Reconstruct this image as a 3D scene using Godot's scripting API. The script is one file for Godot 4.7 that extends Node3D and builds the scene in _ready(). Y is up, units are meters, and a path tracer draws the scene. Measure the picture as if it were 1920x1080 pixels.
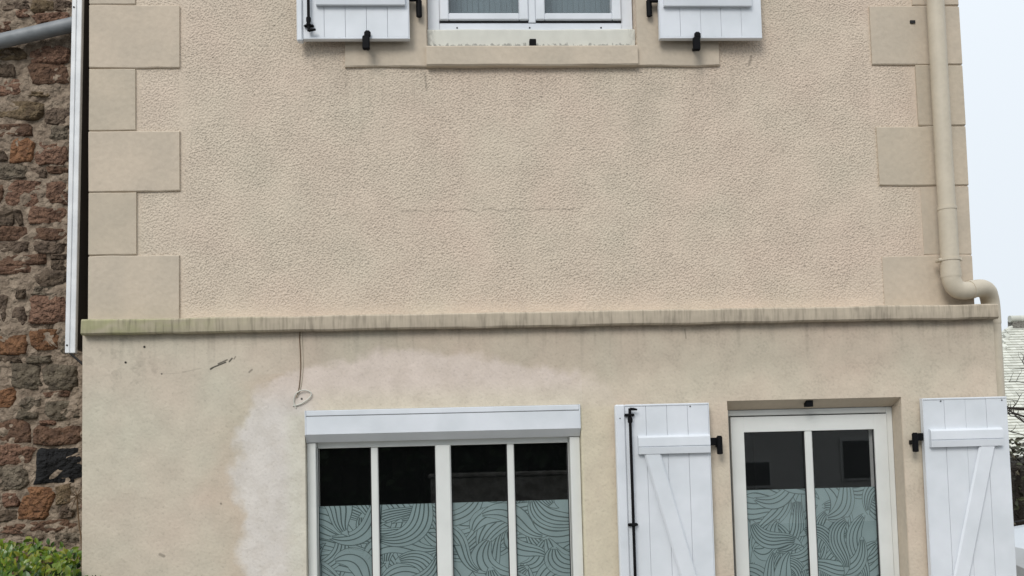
extends Node3D
# A rendered house front with white shutters, a rubble stone wall beside it, far roof and hedge behind. Units are metres, x along the facade, z towards the street.

var taken := {}
var rng := RandomNumberGenerator.new()
var M := {}
var house: Node3D

# ---------------------------------------------------------------- helpers
func lin(r: float, g: float, b: float, a := 1.0) -> Color:
	var c := Color(r, g, b).linear_to_srgb()
	c.a = a
	return c

func numbered(called: String) -> String:
	if not taken.has(called):
		taken[called] = 0
		return called
	taken[called] += 1
	return "%s_%03d" % [called, taken[called]]

func thing(called: String, label: String, category: String, at := Vector3.ZERO, group := "") -> Node3D:
	var o := Node3D.new()
	o.name = numbered(called)
	add_child(o)
	o.position = at
	tag(o, label, category, group)
	return o

func tag(o: Node3D, label: String, category: String, group := "") -> void:
	o.set_meta("label", label)
	o.set_meta("category", category)
	if group != "":
		o.set_meta("group", group)

func mesh_of(st: SurfaceTool, m: Material) -> ArrayMesh:
	var me := st.commit()
	me.surface_set_material(0, m)
	return me

func part(called: String, st: SurfaceTool, m: Material, parent: Node3D = self, normals := false) -> MeshInstance3D:
	if normals:
		st.generate_normals()
	var o := MeshInstance3D.new()
	o.mesh = mesh_of(st, m)
	o.name = numbered(called) if parent == self else called_in(parent, called)
	parent.add_child(o, true)
	return o

func called_in(parent: Node, called: String) -> String:
	if not parent.has_node(called):
		return called
	var k: int = parent.get_meta("n_" + called, 0) + 1
	parent.set_meta("n_" + called, k)
	return "%s_%03d" % [called, k]

func again(mesh: Mesh, called: String, parent: Node3D, t := Transform3D.IDENTITY) -> MeshInstance3D:
	var o := MeshInstance3D.new()
	o.mesh = mesh
	o.transform = t
	o.name = called_in(parent, called)
	parent.add_child(o, true)
	return o

func mb() -> SurfaceTool:
	var st := SurfaceTool.new()
	st.begin(Mesh.PRIMITIVE_TRIANGLES)
	return st

# a flat triangle whose front looks along "out"
func tri(st: SurfaceTool, a: Vector3, b: Vector3, c: Vector3, out: Vector3) -> void:
	var n := (c - a).cross(b - a)
	if n.length_squared() < 1e-16:
		return
	if n.dot(out) < 0:
		var k := b
		b = c
		c = k
		n = -n
	n = n.normalized()
	for v in [a, b, c]:
		st.set_normal(n)
		st.set_uv(Vector2(v.x, v.y))
		st.add_vertex(v)

func quad(st: SurfaceTool, a: Vector3, b: Vector3, c: Vector3, d: Vector3, out: Vector3) -> void:
	tri(st, a, b, c, out)
	tri(st, a, c, d, out)

# a box with chamfered edges, turned and placed by t
func cbox(st: SurfaceTool, lo: Vector3, hi: Vector3, ch := 0.003, t := Transform3D.IDENTITY) -> void:
	var c := (lo + hi) * 0.5
	var h := (hi - lo) * 0.5
	ch = minf(ch, minf(h.x, minf(h.y, h.z)) * 0.9)
	var f := func(sx: int, sy: int, sz: int, ax: int) -> Vector3:
		var v := Vector3(sx * (h.x - (0.0 if ax == 0 else ch)), sy * (h.y - (0.0 if ax == 1 else ch)), sz * (h.z - (0.0 if ax == 2 else ch)))
		return t * (c + v)
	var b := t.basis
	for s in [-1, 1]:
		quad(st, f.call(s, -1, -1, 0), f.call(s, 1, -1, 0), f.call(s, 1, 1, 0), f.call(s, -1, 1, 0), b * Vector3(s, 0, 0))
		quad(st, f.call(-1, s, -1, 1), f.call(1, s, -1, 1), f.call(1, s, 1, 1), f.call(-1, s, 1, 1), b * Vector3(0, s, 0))
		quad(st, f.call(-1, -1, s, 2), f.call(1, -1, s, 2), f.call(1, 1, s, 2), f.call(-1, 1, s, 2), b * Vector3(0, 0, s))
	if ch <= 0.0:
		return
	for s in [-1, 1]:
		for u in [-1, 1]:
			quad(st, f.call(s, u, -1, 0), f.call(s, u, 1, 0), f.call(s, u, 1, 1), f.call(s, u, -1, 1), b * Vector3(s, u, 0))
			quad(st, f.call(s, -1, u, 0), f.call(s, 1, u, 0), f.call(s, 1, u, 2), f.call(s, -1, u, 2), b * Vector3(s, 0, u))
			quad(st, f.call(-1, s, u, 1), f.call(1, s, u, 1), f.call(1, s, u, 2), f.call(-1, s, u, 2), b * Vector3(0, s, u))
			for w in [-1, 1]:
				tri(st, f.call(s, u, w, 0), f.call(s, u, w, 1), f.call(s, u, w, 2), b * Vector3(s, u, w))

func bx(called: String, lo: Vector3, hi: Vector3, m: Material, parent: Node3D = self, ch := 0.003) -> MeshInstance3D:
	var st := mb()
	cbox(st, lo, hi, ch)
	return part(called, st, m, parent)

# a profile of (z, y) points swept along x
func xprism(st: SurfaceTool, prof: Array, x0: float, x1: float) -> void:
	var pts := PackedVector2Array()
	var mid := Vector2.ZERO
	for q in prof:
		pts.append(q)
		mid += q / prof.size()
	var sign := 1.0 if Geometry2D.is_polygon_clockwise(pts) else -1.0
	for i in pts.size():
		var a := pts[i]
		var b := pts[(i + 1) % pts.size()]
		var n := Vector2(-(b - a).y, (b - a).x) * sign
		if n.dot((a + b) * 0.5 - mid) < 0 and pts.size() < 6:
			n = -n
		quad(st, Vector3(x0, a.y, a.x), Vector3(x1, a.y, a.x), Vector3(x1, b.y, b.x), Vector3(x0, b.y, b.x), Vector3(0, n.y, n.x))
	var ids := Geometry2D.triangulate_polygon(pts)
	for i in range(0, ids.size(), 3):
		for e in [[x0, -1], [x1, 1]]:
			tri(st, Vector3(e[0], pts[ids[i]].y, pts[ids[i]].x), Vector3(e[0], pts[ids[i + 1]].y, pts[ids[i + 1]].x), Vector3(e[0], pts[ids[i + 2]].y, pts[ids[i + 2]].x), Vector3(e[1], 0, 0))

# a round tube along points, with a radius for each
func tube(st: SurfaceTool, pts: Array, radii: Array, segs := 10, caps := true) -> void:
	var up := Vector3(0.31, 0.2, 0.93).normalized()
	var rings := []
	for i in pts.size():
		var d: Vector3 = (pts[mini(i + 1, pts.size() - 1)] - pts[maxi(i - 1, 0)])
		d = d.normalized()
		up = (up - d * up.dot(d))
		if up.length() < 0.01:
			up = d.cross(Vector3(1, 0.3, 0.2))
		up = up.normalized()
		var side := d.cross(up)
		var ring := []
		for k in segs:
			var a := TAU * k / segs
			var n: Vector3 = up * cos(a) + side * sin(a)
			ring.append([pts[i] + n * radii[i], n])
		rings.append(ring)
	for i in pts.size() - 1:
		for k in segs:
			var q := (k + 1) % segs
			var a = rings[i][k]
			var b = rings[i][q]
			var c = rings[i + 1][q]
			var d = rings[i + 1][k]
			for v in ([a, b, c, a, c, d] if ((c[0] - a[0]).cross(b[0] - a[0])).dot(a[1]) > 0 else [a, c, b, a, d, c]):
				st.set_normal(v[1])
				st.set_uv(Vector2(v[0].x, v[0].y))
				st.add_vertex(v[0])
	if caps:
		for e in [0, pts.size() - 1]:
			var out: Vector3 = (pts[e] - pts[1 if e == 0 else e - 1])
			for k in segs:
				tri(st, pts[e], rings[e][k][0], rings[e][(k + 1) % segs][0], out)

func smooth_path(ctrl: Array, steps := 6) -> Array:
	var out := []
	for i in ctrl.size() - 1:
		var p0: Vector3 = ctrl[maxi(i - 1, 0)]
		var p1: Vector3 = ctrl[i]
		var p2: Vector3 = ctrl[i + 1]
		var p3: Vector3 = ctrl[mini(i + 2, ctrl.size() - 1)]
		for k in steps:
			out.append(p1.cubic_interpolate(p2, p0, p3, float(k) / steps))
	out.append(ctrl[-1])
	return out

func fill(n: int, r: float) -> Array:
	var a := []
	a.resize(n)
	a.fill(r)
	return a

func noise(seed_: int, freq: float, oct := 4, kind := FastNoiseLite.TYPE_SIMPLEX_SMOOTH) -> FastNoiseLite:
	var n := FastNoiseLite.new()
	n.seed = seed_
	n.frequency = freq
	n.noise_type = kind
	n.fractal_octaves = oct
	n.fractal_type = FastNoiseLite.FRACTAL_FBM if oct > 1 else FastNoiseLite.FRACTAL_NONE
	return n

func bytes_of(n: FastNoiseLite, w: int, h: int, seamless := false) -> PackedByteArray:
	var im := n.get_seamless_image(w, h) if seamless else n.get_image(w, h)
	im.convert(Image.FORMAT_L8)
	return im.get_data()

func rgb_texture(w: int, h: int, data: PackedByteArray) -> ImageTexture:
	return ImageTexture.create_from_image(Image.create_from_data(w, h, false, Image.FORMAT_RGB8, data))

func grey_texture(w: int, h: int, data: PackedByteArray) -> ImageTexture:
	return ImageTexture.create_from_image(Image.create_from_data(w, h, false, Image.FORMAT_L8, data))

func srgb8(v: float) -> int:
	v = clampf(v, 0.0, 1.0)
	return int(255.0 * (12.92 * v if v <= 0.0031308 else 1.055 * pow(v, 1.0 / 2.4) - 0.055) + 0.5)

func mat(called: String, c: Color, rough := 0.6, tex: Texture2D = null, bump: Texture2D = null, bump_cm := 0.0, scale := 0.0) -> StandardMaterial3D:
	var m := StandardMaterial3D.new()
	m.resource_name = called
	m.albedo_color = c
	m.roughness = rough
	if tex:
		m.albedo_texture = tex
	if bump:
		m.heightmap_enabled = true
		m.heightmap_texture = bump
		m.heightmap_scale = bump_cm
	if scale > 0.0:
		m.uv1_triplanar = true
		m.uv1_world_triplanar = true
		m.uv1_scale = Vector3.ONE * scale
	return m

# ---------------------------------------------------------------- textures
# a tile of mottled colour: two linear colours mixed by coarse and fine noise
func mottle(w: int, seed_: int, f1: float, f2: float, a: Color, b: Color, grain: float) -> ImageTexture:
	var n1 := bytes_of(noise(seed_, f1, 4), w, w, true)
	var n2 := bytes_of(noise(seed_ + 1, f2, 3), w, w, true)
	var lut := PackedByteArray()
	for i in 1024:
		lut.append(srgb8(i / 1023.0))
	var d := PackedByteArray()
	d.resize(w * w * 3)
	for i in w * w:
		var t := clampf((n1[i] / 255.0 - 0.5) * 1.7 + 0.5, 0, 1)
		var g := 1.0 + grain * (n2[i] / 127.5 - 1.0)
		d[i * 3] = lut[clampi(int((a.r + (b.r - a.r) * t) * g * 1023), 0, 1023)]
		d[i * 3 + 1] = lut[clampi(int((a.g + (b.g - a.g) * t) * g * 1023), 0, 1023)]
		d[i * 3 + 2] = lut[clampi(int((a.b + (b.b - a.b) * t) * g * 1023), 0, 1023)]
	return rgb_texture(w, w, d)

func sstep(a: float, b: float, x: float) -> float:
	var t := clampf((x - a) / (b - a), 0, 1)
	return t * t * (3 - 2 * t)

func polyline(pts: Array, v: float) -> float:
	if v <= pts[0][0]:
		return pts[0][1]
	for i in pts.size() - 1:
		if v < pts[i + 1][0]:
			return lerpf(pts[i][1], pts[i + 1][1], (v - pts[i][0]) / (pts[i + 1][0] - pts[i][0]))
	return pts[-1][1]

# dark scratches and cracks, drill holes with their depth shade painted on, in metres on the wall: x, y, x, y, half width, strength
func scratch(d: PackedByteArray, w: int, h: int, x0: float, ytop: float, ppm: float, s: Array) -> void:
	var a := Vector2((s[0] - x0) * ppm, (ytop - s[1]) * ppm)
	var b := Vector2((s[2] - x0) * ppm, (ytop - s[3]) * ppm)
	var r: float = s[4] * ppm
	for y in range(maxi(0, int(minf(a.y, b.y) - r - 2)), mini(h, int(maxf(a.y, b.y) + r + 3))):
		for x in range(maxi(0, int(minf(a.x, b.x) - r - 2)), mini(w, int(maxf(a.x, b.x) + r + 3))):
			var q := Vector2(x, y)
			var e := (q - Geometry2D.get_closest_point_to_segment(q, a, b)).length()
			var k: float = s[5] * (1.0 - sstep(r * 0.4, r + 0.8, e))
			if k > 0.0:
				for c in 3:
					var i := (y * w + x) * 3 + c
					d[i] = int(d[i] * (1.0 - k))

func upper_wall_material() -> StandardMaterial3D:
	var w := 2048
	var h := 828
	var x0 := -2.01
	var ytop := 4.556
	var ppm := w / 4.95
	var tint := bytes_of(noise(11, 0.0035, 3), w, h)
	var tone := bytes_of(noise(12, 0.011, 4), w, h)
	var fine := bytes_of(noise(13, 0.09, 2), w, h)
	var rn := noise(14, 0.15, 3, FastNoiseLite.TYPE_SIMPLEX)
	var lump := bytes_of(rn, w, h)
	var cn := noise(15, 0.17, 1, FastNoiseLite.TYPE_CELLULAR)
	cn.cellular_return_type = FastNoiseLite.RETURN_DISTANCE
	var cell := bytes_of(cn, w, h)
	var worn := bytes_of(noise(16, 0.006, 5), w, h)
	var lut := PackedByteArray()
	for i in 1024:
		lut.append(srgb8(i / 1023.0))
	var col := PackedByteArray()
	col.resize(w * h * 3)
	var hei := PackedByteArray()
	hei.resize(w * h)
	var dn := noise(17, 0.05, 3)
	var drips := []
	for x in w:
		drips.append(Vector2(clampf(dn.get_noise_2d(x, 0) * 2.2 - 0.1, 0, 1), 0.12 + 0.5 * absf(dn.get_noise_2d(x * 0.4, 90))))
	for y in h:
		var wy := ytop - y / ppm
		for x in w:
			var i := y * w + x
			var wx := x0 + x / ppm
			# rough cast is worn smoother beside the quoins and just above the ledge
			var keep := 0.8 + 0.2 * sstep(75, 125, worn[i])
			keep *= 0.55 + 0.45 * sstep(0.0, 0.06, wx + 1.522 + 0.03 * (worn[i] / 127.5 - 1.0)) if wx < -1.2 else (0.55 + 0.45 * sstep(0.0, 0.06, 2.41 - wx + 0.03 * (worn[i] / 127.5 - 1.0)) if wx > 2.1 else 1.0)
			if wy < 2.66:
				keep *= 0.4 + 0.6 * sstep(2.58, 2.66, wy)
			if wx < -1.53 or wx > 2.41:
				keep = 0.3 + 0.6 * sstep(-1.765, -1.71, wx) * sstep(2.66, 2.60, wx)
			var r := (lump[i] * 0.72 + cell[i] * 0.28 - 128.0)
			hei[i] = clampi(int(138.0 + (r if r > 0 else r * 1.5) * keep * 1.0), 0, 255)
			var p := tint[i] / 127.5 - 1.0 + 0.10 * wx
			var b := 1.0 + 0.055 * (tone[i] / 127.5 - 1.0) + 0.07 * (fine[i] / 127.5 - 1.0) + 0.0009 * r * keep
			# shade of the grain painted into the colour, with dirt in the deepest pits
			if lump[i] < 88:
				b *= 1.0 - minf(0.0045 * (88 - lump[i]), 0.2) * keep
			# broad greyer weathering towards the middle of the panel
			b *= 1.0 - 0.02 * sstep(110, 165, worn[i]) + 0.03 * sstep(2.75, 2.60, wy)
			# rain run-off below both ends of the sill
			if wy < 3.97 and wy > 3.3:
				var run := maxf(1.0 - absf(wx + 0.2) / 0.16, 1.0 - absf(wx - 1.06) / 0.2)
				if run > 0.0:
					b *= 1.0 - 0.07 * run * sstep(3.3, 3.95, wy)
				if wx > -0.7 and wx < 1.6:
					var dr: Vector2 = drips[x]
					b *= 1.0 - 0.09 * dr.x * sstep(3.97 - dr.y * 1.6, 3.97, wy)
			col[i * 3] = lut[clampi(int((0.628 + 0.012 * p) * b * 1023), 0, 1023)]
			col[i * 3 + 1] = lut[clampi(int((0.528 - 0.006 * p) * b * 1023), 0, 1023)]
			col[i * 3 + 2] = lut[clampi(int((0.420 - 0.002 * p) * b * 1023), 0, 1023)]
	# pinholes and chipped grains, thicker in some places than others
	var hr := RandomNumberGenerator.new()
	hr.seed = 18
	for k in 5200:
		var hx := hr.randi_range(40, w - 40)
		var hy := hr.randi_range(6, h - 60)
		if worn[hy * w + hx] / 255.0 < hr.randf() * 0.9:
			continue
		var mx := x0 + hx / ppm
		if mx > -1.50 and mx < 2.38:
			var my := ytop - hy / ppm
			scratch(col, w, h, x0, ytop, ppm, [mx, my, mx + hr.randf_range(0.001, 0.007), my + hr.randf_range(-0.002, 0.002), hr.randf_range(0.0015, 0.003), hr.randf_range(0.07, 0.24)])
	var cy := 3.15
	for k in 24:
		var x := -0.32 + k * 0.042
		var ny := 3.15 + 0.005 * sin(k * 1.9) + 0.004 * sin(k * 4.7)
		if k % 7 != 3:
			scratch(col, w, h, x0, ytop, ppm, [x, cy, x + 0.042, ny, 0.006, 0.085])
		cy = ny
	for s in [[-0.17, 3.93, -0.16, 3.84, 0.008, 0.14], [1.69, 3.98, 1.705, 4.03, 0.008, 0.18]]:
		scratch(col, w, h, x0, ytop, ppm, s)
	var m := mat("roughcast render", Color.WHITE, 0.93, rgb_texture(w, h, col), grey_texture(w, h, hei), 0.58)
	m.metallic_specular = 0.3
	return m

func lower_wall_material() -> StandardMaterial3D:
	var w := 2048
	var h := 1006
	var x0 := -2.025
	var ytop := 2.475
	var ppm := w / 5.038
	var tint := bytes_of(noise(21, 0.004, 3), w, h)
	var tone := bytes_of(noise(22, 0.012, 5), w, h)
	var fine := bytes_of(noise(23, 0.12, 3), w, h)
	var warp := bytes_of(noise(24, 0.008, 5), w, h)
	var warp2 := bytes_of(noise(25, 0.03, 3), w, h)
	var smear := noise(26, 0.02, 3)
	smear.domain_warp_enabled = true
	smear.domain_warp_amplitude = 40.0
	var trowel := bytes_of(smear, w, h)
	var edge := [[1.0, -1.20], [1.19, -1.215], [1.50, -1.225], [1.60, -1.25], [1.83, -1.24], [1.95, -1.20], [2.08, -1.14], [2.2, -1.06], [2.28, -0.86], [2.40, -0.5]]
	var top := [[-1.25, 2.16], [-1.05, 2.215], [-0.9, 2.27], [-0.79, 2.325], [-0.42, 2.385], [-0.04, 2.36], [0.28, 2.315], [0.54, 2.27], [0.72, 2.19], [0.86, 2.11], [1.2, 2.0]]
	var edges := []
	for y in h:
		edges.append(polyline(edge, ytop - y / ppm))
	var tops := []
	for x in w:
		tops.append(polyline(top, x0 + x / ppm))
	var lut := PackedByteArray()
	for i in 1024:
		lut.append(srgb8(i / 1023.0))
	var col := PackedByteArray()
	col.resize(w * h * 3)
	var hei := PackedByteArray()
	hei.resize(w * h)
	var dn := noise(27, 0.045, 3)
	var drips := []
	for x in w:
		drips.append(Vector2(clampf(dn.get_noise_2d(x, 0) * 2.4 - 0.15, 0, 1), 0.05 + 0.5 * absf(dn.get_noise_2d(x * 0.5, 70))))
	for y in h:
		var wy := ytop - y / ppm
		var ex: float = edges[y]
		for x in w:
			var i := y * w + x
			var wx := x0 + x / ppm
			var p := tint[i] / 127.5 - 1.0
			var g := trowel[i] / 127.5 - 1.0
			var b := 1.0 + 0.06 * (tone[i] / 127.5 - 1.0) + 0.045 * (fine[i] / 127.5 - 1.0) + 0.05 * g
			var dx := 0.08 * (warp[i] / 127.5 - 1.0) + 0.014 * (warp2[i] / 127.5 - 1.0)
			var dy := 0.05 * (warp[i] / 127.5 - 1.0) + 0.02 * (warp2[i] / 127.5 - 1.0)
			var cr := 0.598 + 0.018 * p
			var cg := 0.511 - 0.007 * p
			var cb := 0.405 - 0.004 * p
			if wx < 0.0:
				# greener, flatter old render on the side by the stone wall
				var old := sstep(0.0, -1.2, wx)
				cr -= 0.025 * old
				cg -= 0.006 * old
			var inx := wx - ex + dx
			var iny: float = tops[x] - wy + dy
			var patch := sstep(-0.02, 0.06, inx) * sstep(-0.015, 0.055, iny) * sstep(0.90, 0.80, wx + dx)
			# damp brownish rim outside the newer patch
			var rim := sstep(-0.20, -0.02, inx) * (1.0 - patch) * (1.0 if wx < -0.8 and wy < 2.25 else 0.0)
			cr -= 0.02 * rim
			cg -= 0.03 * rim
			cb -= 0.03 * rim
			if patch > 0.0:
				var low := sstep(2.22, 2.02, wy) * sstep(-0.75, -0.9, wx)
				var pr := lerpf(0.662, 0.655, low)
				var pg := lerpf(0.568, 0.608, low)
				var pb := lerpf(0.496, 0.556, low)
				var near_box := sstep(0.16, 0.02, wy - 2.045) * sstep(-0.9, -0.7, wx)
				pg += 0.02 * near_box
				pb -= 0.02 * near_box
				var strip := sstep(-0.99, -0.90, wx) * sstep(2.07, 2.0, wy)
				pr -= 0.03 * strip
				pg -= 0.015 * strip
				pb -= 0.05 * strip
				var k: float = patch * clampf(0.94 + 0.2 * g, 0.6, 1.0)
				if wx > 0.66:
					k *= 0.55
				cr = lerpf(cr, pr, k)
				cg = lerpf(cg, pg, k)
				cb = lerpf(cb, pb, k)
			var dr: Vector2 = drips[x]
			if wy > 2.47 - dr.y:
				b *= 1.0 - 0.13 * dr.x * sstep(2.47 - dr.y, 2.47, wy)
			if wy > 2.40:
				# grime washed down from the ledge, with its soft shade painted in
				var grime_shade := sstep(2.40, 2.47, wy) * clampf(0.6 + 1.3 * g, 0.0, 1.0)
				b *= 1.0 - (0.10 + 0.10 * sstep(-0.9, 0.2, wx)) * grime_shade
			if wx < -1.5 and wy > 2.05:
				var spot := sstep(0.15, 0.5, g) * sstep(2.05, 2.25, wy) * sstep(-1.5, -1.7, wx)
				b *= 1.0 - 0.14 * spot
			# soft smudges near the drill holes, specks of grime all over
			var sm := maxf(1.0 - Vector2(wx + 1.72, (wy - 2.268) * 2.2).length() / 0.16, 1.0 - Vector2(wx + 1.64, (wy - 2.272) * 1.5).length() / 0.07)
			if sm > 0.0:
				b *= 1.0 - 0.22 * sm * sstep(-0.15, 0.35, g + 0.6 * (tone[i] / 127.5 - 1.0))
			# grime and painted-in ledge shade on the old render
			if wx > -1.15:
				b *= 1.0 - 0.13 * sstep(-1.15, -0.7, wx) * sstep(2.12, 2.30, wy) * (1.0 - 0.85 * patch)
			if wx > 0.9 and tone[i] < 92 and fine[i] < 120:
				b *= 0.955
			if fine[i] < 62:
				b *= 1.0 - 0.004 * (62 - fine[i])
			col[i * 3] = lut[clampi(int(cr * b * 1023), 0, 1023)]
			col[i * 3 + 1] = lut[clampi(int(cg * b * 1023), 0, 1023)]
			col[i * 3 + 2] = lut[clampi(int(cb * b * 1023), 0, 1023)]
			hei[i] = clampi(int(128 + (trowel[i] - 128) * 0.55 + (fine[i] - 128) * 0.22 + (tone[i] - 128) * 0.3 + 14.0 * patch), 0, 255)
	for s in [[-1.35, 2.283, -1.34, 2.289, 0.005, 0.6], [-1.335, 2.292, -1.27, 2.318, 0.0035, 0.6], [-1.31, 2.310, -1.262, 2.331, 0.003, 0.5], [-1.25, 2.322, -1.236, 2.338, 0.004, 0.55], [-1.225, 2.335, -1.218, 2.347, 0.003, 0.3],
		[-1.60, 2.262, -1.52, 2.264, 0.002, 0.06], [-1.5, 2.268, -1.40, 2.288, 0.002, 0.08], 
		[-1.800, 2.328, -1.799, 2.327, 0.006, 0.85], [-1.701, 2.410, -1.700, 2.409, 0.006, 0.85], [-1.61, 2.262, -1.609, 2.262, 0.004, 0.6], [-0.866, 2.111, -0.865, 2.110, 0.005, 0.8],
		[-1.145, 2.262, -1.13, 2.275, 0.005, 0.25], [1.245, 2.45, 1.25, 2.40, 0.003, 0.18], [-1.30, 1.56, -1.298, 1.558, 0.005, 0.3], [-1.62, 1.3, -1.60, 1.29, 0.009, 0.22], [0.91, 1.79, 0.912, 1.788, 0.005, 0.2]]:
		scratch(col, w, h, x0, ytop, ppm, s)
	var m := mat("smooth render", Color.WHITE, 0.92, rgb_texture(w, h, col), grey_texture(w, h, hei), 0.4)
	m.metallic_specular = 0.3
	return m

# weathered ledge: vertical run-off streaks, green growth towards the damp end
func ledge_material() -> StandardMaterial3D:
	var w := 1024
	var h := 32
	var streak := noise(31, 0.035, 4)
	var blot := bytes_of(noise(32, 0.03, 4), w, h)
	var d := PackedByteArray()
	for y in h:
		for x in w:
			var s := 0.8 * streak.get_noise_2d(x * 3.6, y * 0.30) + 0.8 * streak.get_noise_2d(x * 11.0 + 500, y * 0.35) + 0.5 * streak.get_noise_2d(x * 0.5 + 90, 0)
			var n := blot[y * w + x] / 127.5 - 1.0
			var damp := sstep(260, 20, x) * clampf(0.75 + 0.6 * n, 0, 1)
			var k := 1.0 - 0.30 * clampf(s * 1.6 - 0.05, 0, 1) + 0.16 * clampf(-s, 0, 1) + 0.08 * n
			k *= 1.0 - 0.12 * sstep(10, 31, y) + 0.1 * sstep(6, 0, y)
			d.append(srgb8(lerpf(0.455, 0.31, damp) * k))
			d.append(srgb8(lerpf(0.388, 0.295, damp) * k))
			d.append(srgb8(lerpf(0.298, 0.170, damp) * k))
	return mat("weathered ledge", Color.WHITE, 0.95, rgb_texture(w, h, d), M.fine_bump, 0.0)

# frosted film printed with overlapping locks of flowing lines
func film_texture(w: int, h: int, seed_: int, count: int) -> ImageTexture:
	var r := RandomNumberGenerator.new()
	r.seed = seed_
	var d := PackedByteArray()
	d.resize(w * h)
	d.fill(255)
	var cells := int(ceil(sqrt(count * float(w) / h)))
	var order := []
	for i in count:
		order.append(i)
	for i in range(count - 1, 0, -1):
		var q := r.randi() % (i + 1)
		var held = order[i]
		order[i] = order[q]
		order[q] = held
	for i in order:
		var at := Vector2(((i % cells) + r.randf()) / cells * 1.25 - 0.25, (i / cells + r.randf()) / ceilf(float(count) / cells) * 1.2 - 0.1) * Vector2(w, h)
		var ang := r.randf_range(-0.9, 0.9)
		if r.randf() < 0.2:
			ang += PI * 0.5
		var length := r.randf_range(240, 480)
		var wide := r.randf_range(64, 112)
		var bend := r.randf_range(0.5, 1.0) * (1 if r.randf() < 0.5 else -1)
		var bend2 := r.randf_range(-0.6, 0.6)
		var strands := r.randi_range(3, 5)
		var sway := r.randf_range(-0.5, 0.5)
		var steps := int(length / 0.8)
		var p := at
		for s in steps:
			var t := float(s) / steps
			var a := ang + bend * cos(TAU * t * 0.8) + bend2 * t
			var dir := Vector2(cos(a), sin(a))
			p += dir * (length / steps)
			var nrm := Vector2(-dir.y, dir.x)
			var half := wide * pow(sin(PI * pow(clampf(0.02 + 0.98 * t, 0, 1), 0.8)), 0.9) * 0.5
			var across := int(half * 2.0 / 0.65) + 1
			for k in across + 1:
				var u := -1.0 + 2.0 * k / across
				var q := p + nrm * (u * half)
				var x := int(q.x)
				var y := int(q.y)
				if x < 0 or y < 0 or x >= w or y >= h:
					continue
				var c := (u * 0.5 + 0.5) * strands + sway * (1.0 - u * u) * sin(PI * t)
				var off := absf(c - roundf(c)) * 2.0 * half / strands
				if half * 2.0 / strands < 7.0:
					off = (1.0 - absf(u)) * half
				d[y * w + x] = 22 if off < 2.0 else (125 if off < 2.9 else 255)
	var out := PackedByteArray()
	out.resize(w * h * 3)
	var cloud := bytes_of(noise(seed_ + 5, 0.006, 3), w, h)
	for i in w * h:
		var v := d[i] / 255.0
		var k := 0.92 + 0.16 * cloud[i] / 255.0
		out[i * 3] = srgb8(lerpf(0.028, 0.228, v) * k)
		out[i * 3 + 1] = srgb8(lerpf(0.052, 0.305, v) * k)
		out[i * 3 + 2] = srgb8(lerpf(0.050, 0.305, v) * k)
	return rgb_texture(w, h, out)

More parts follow.
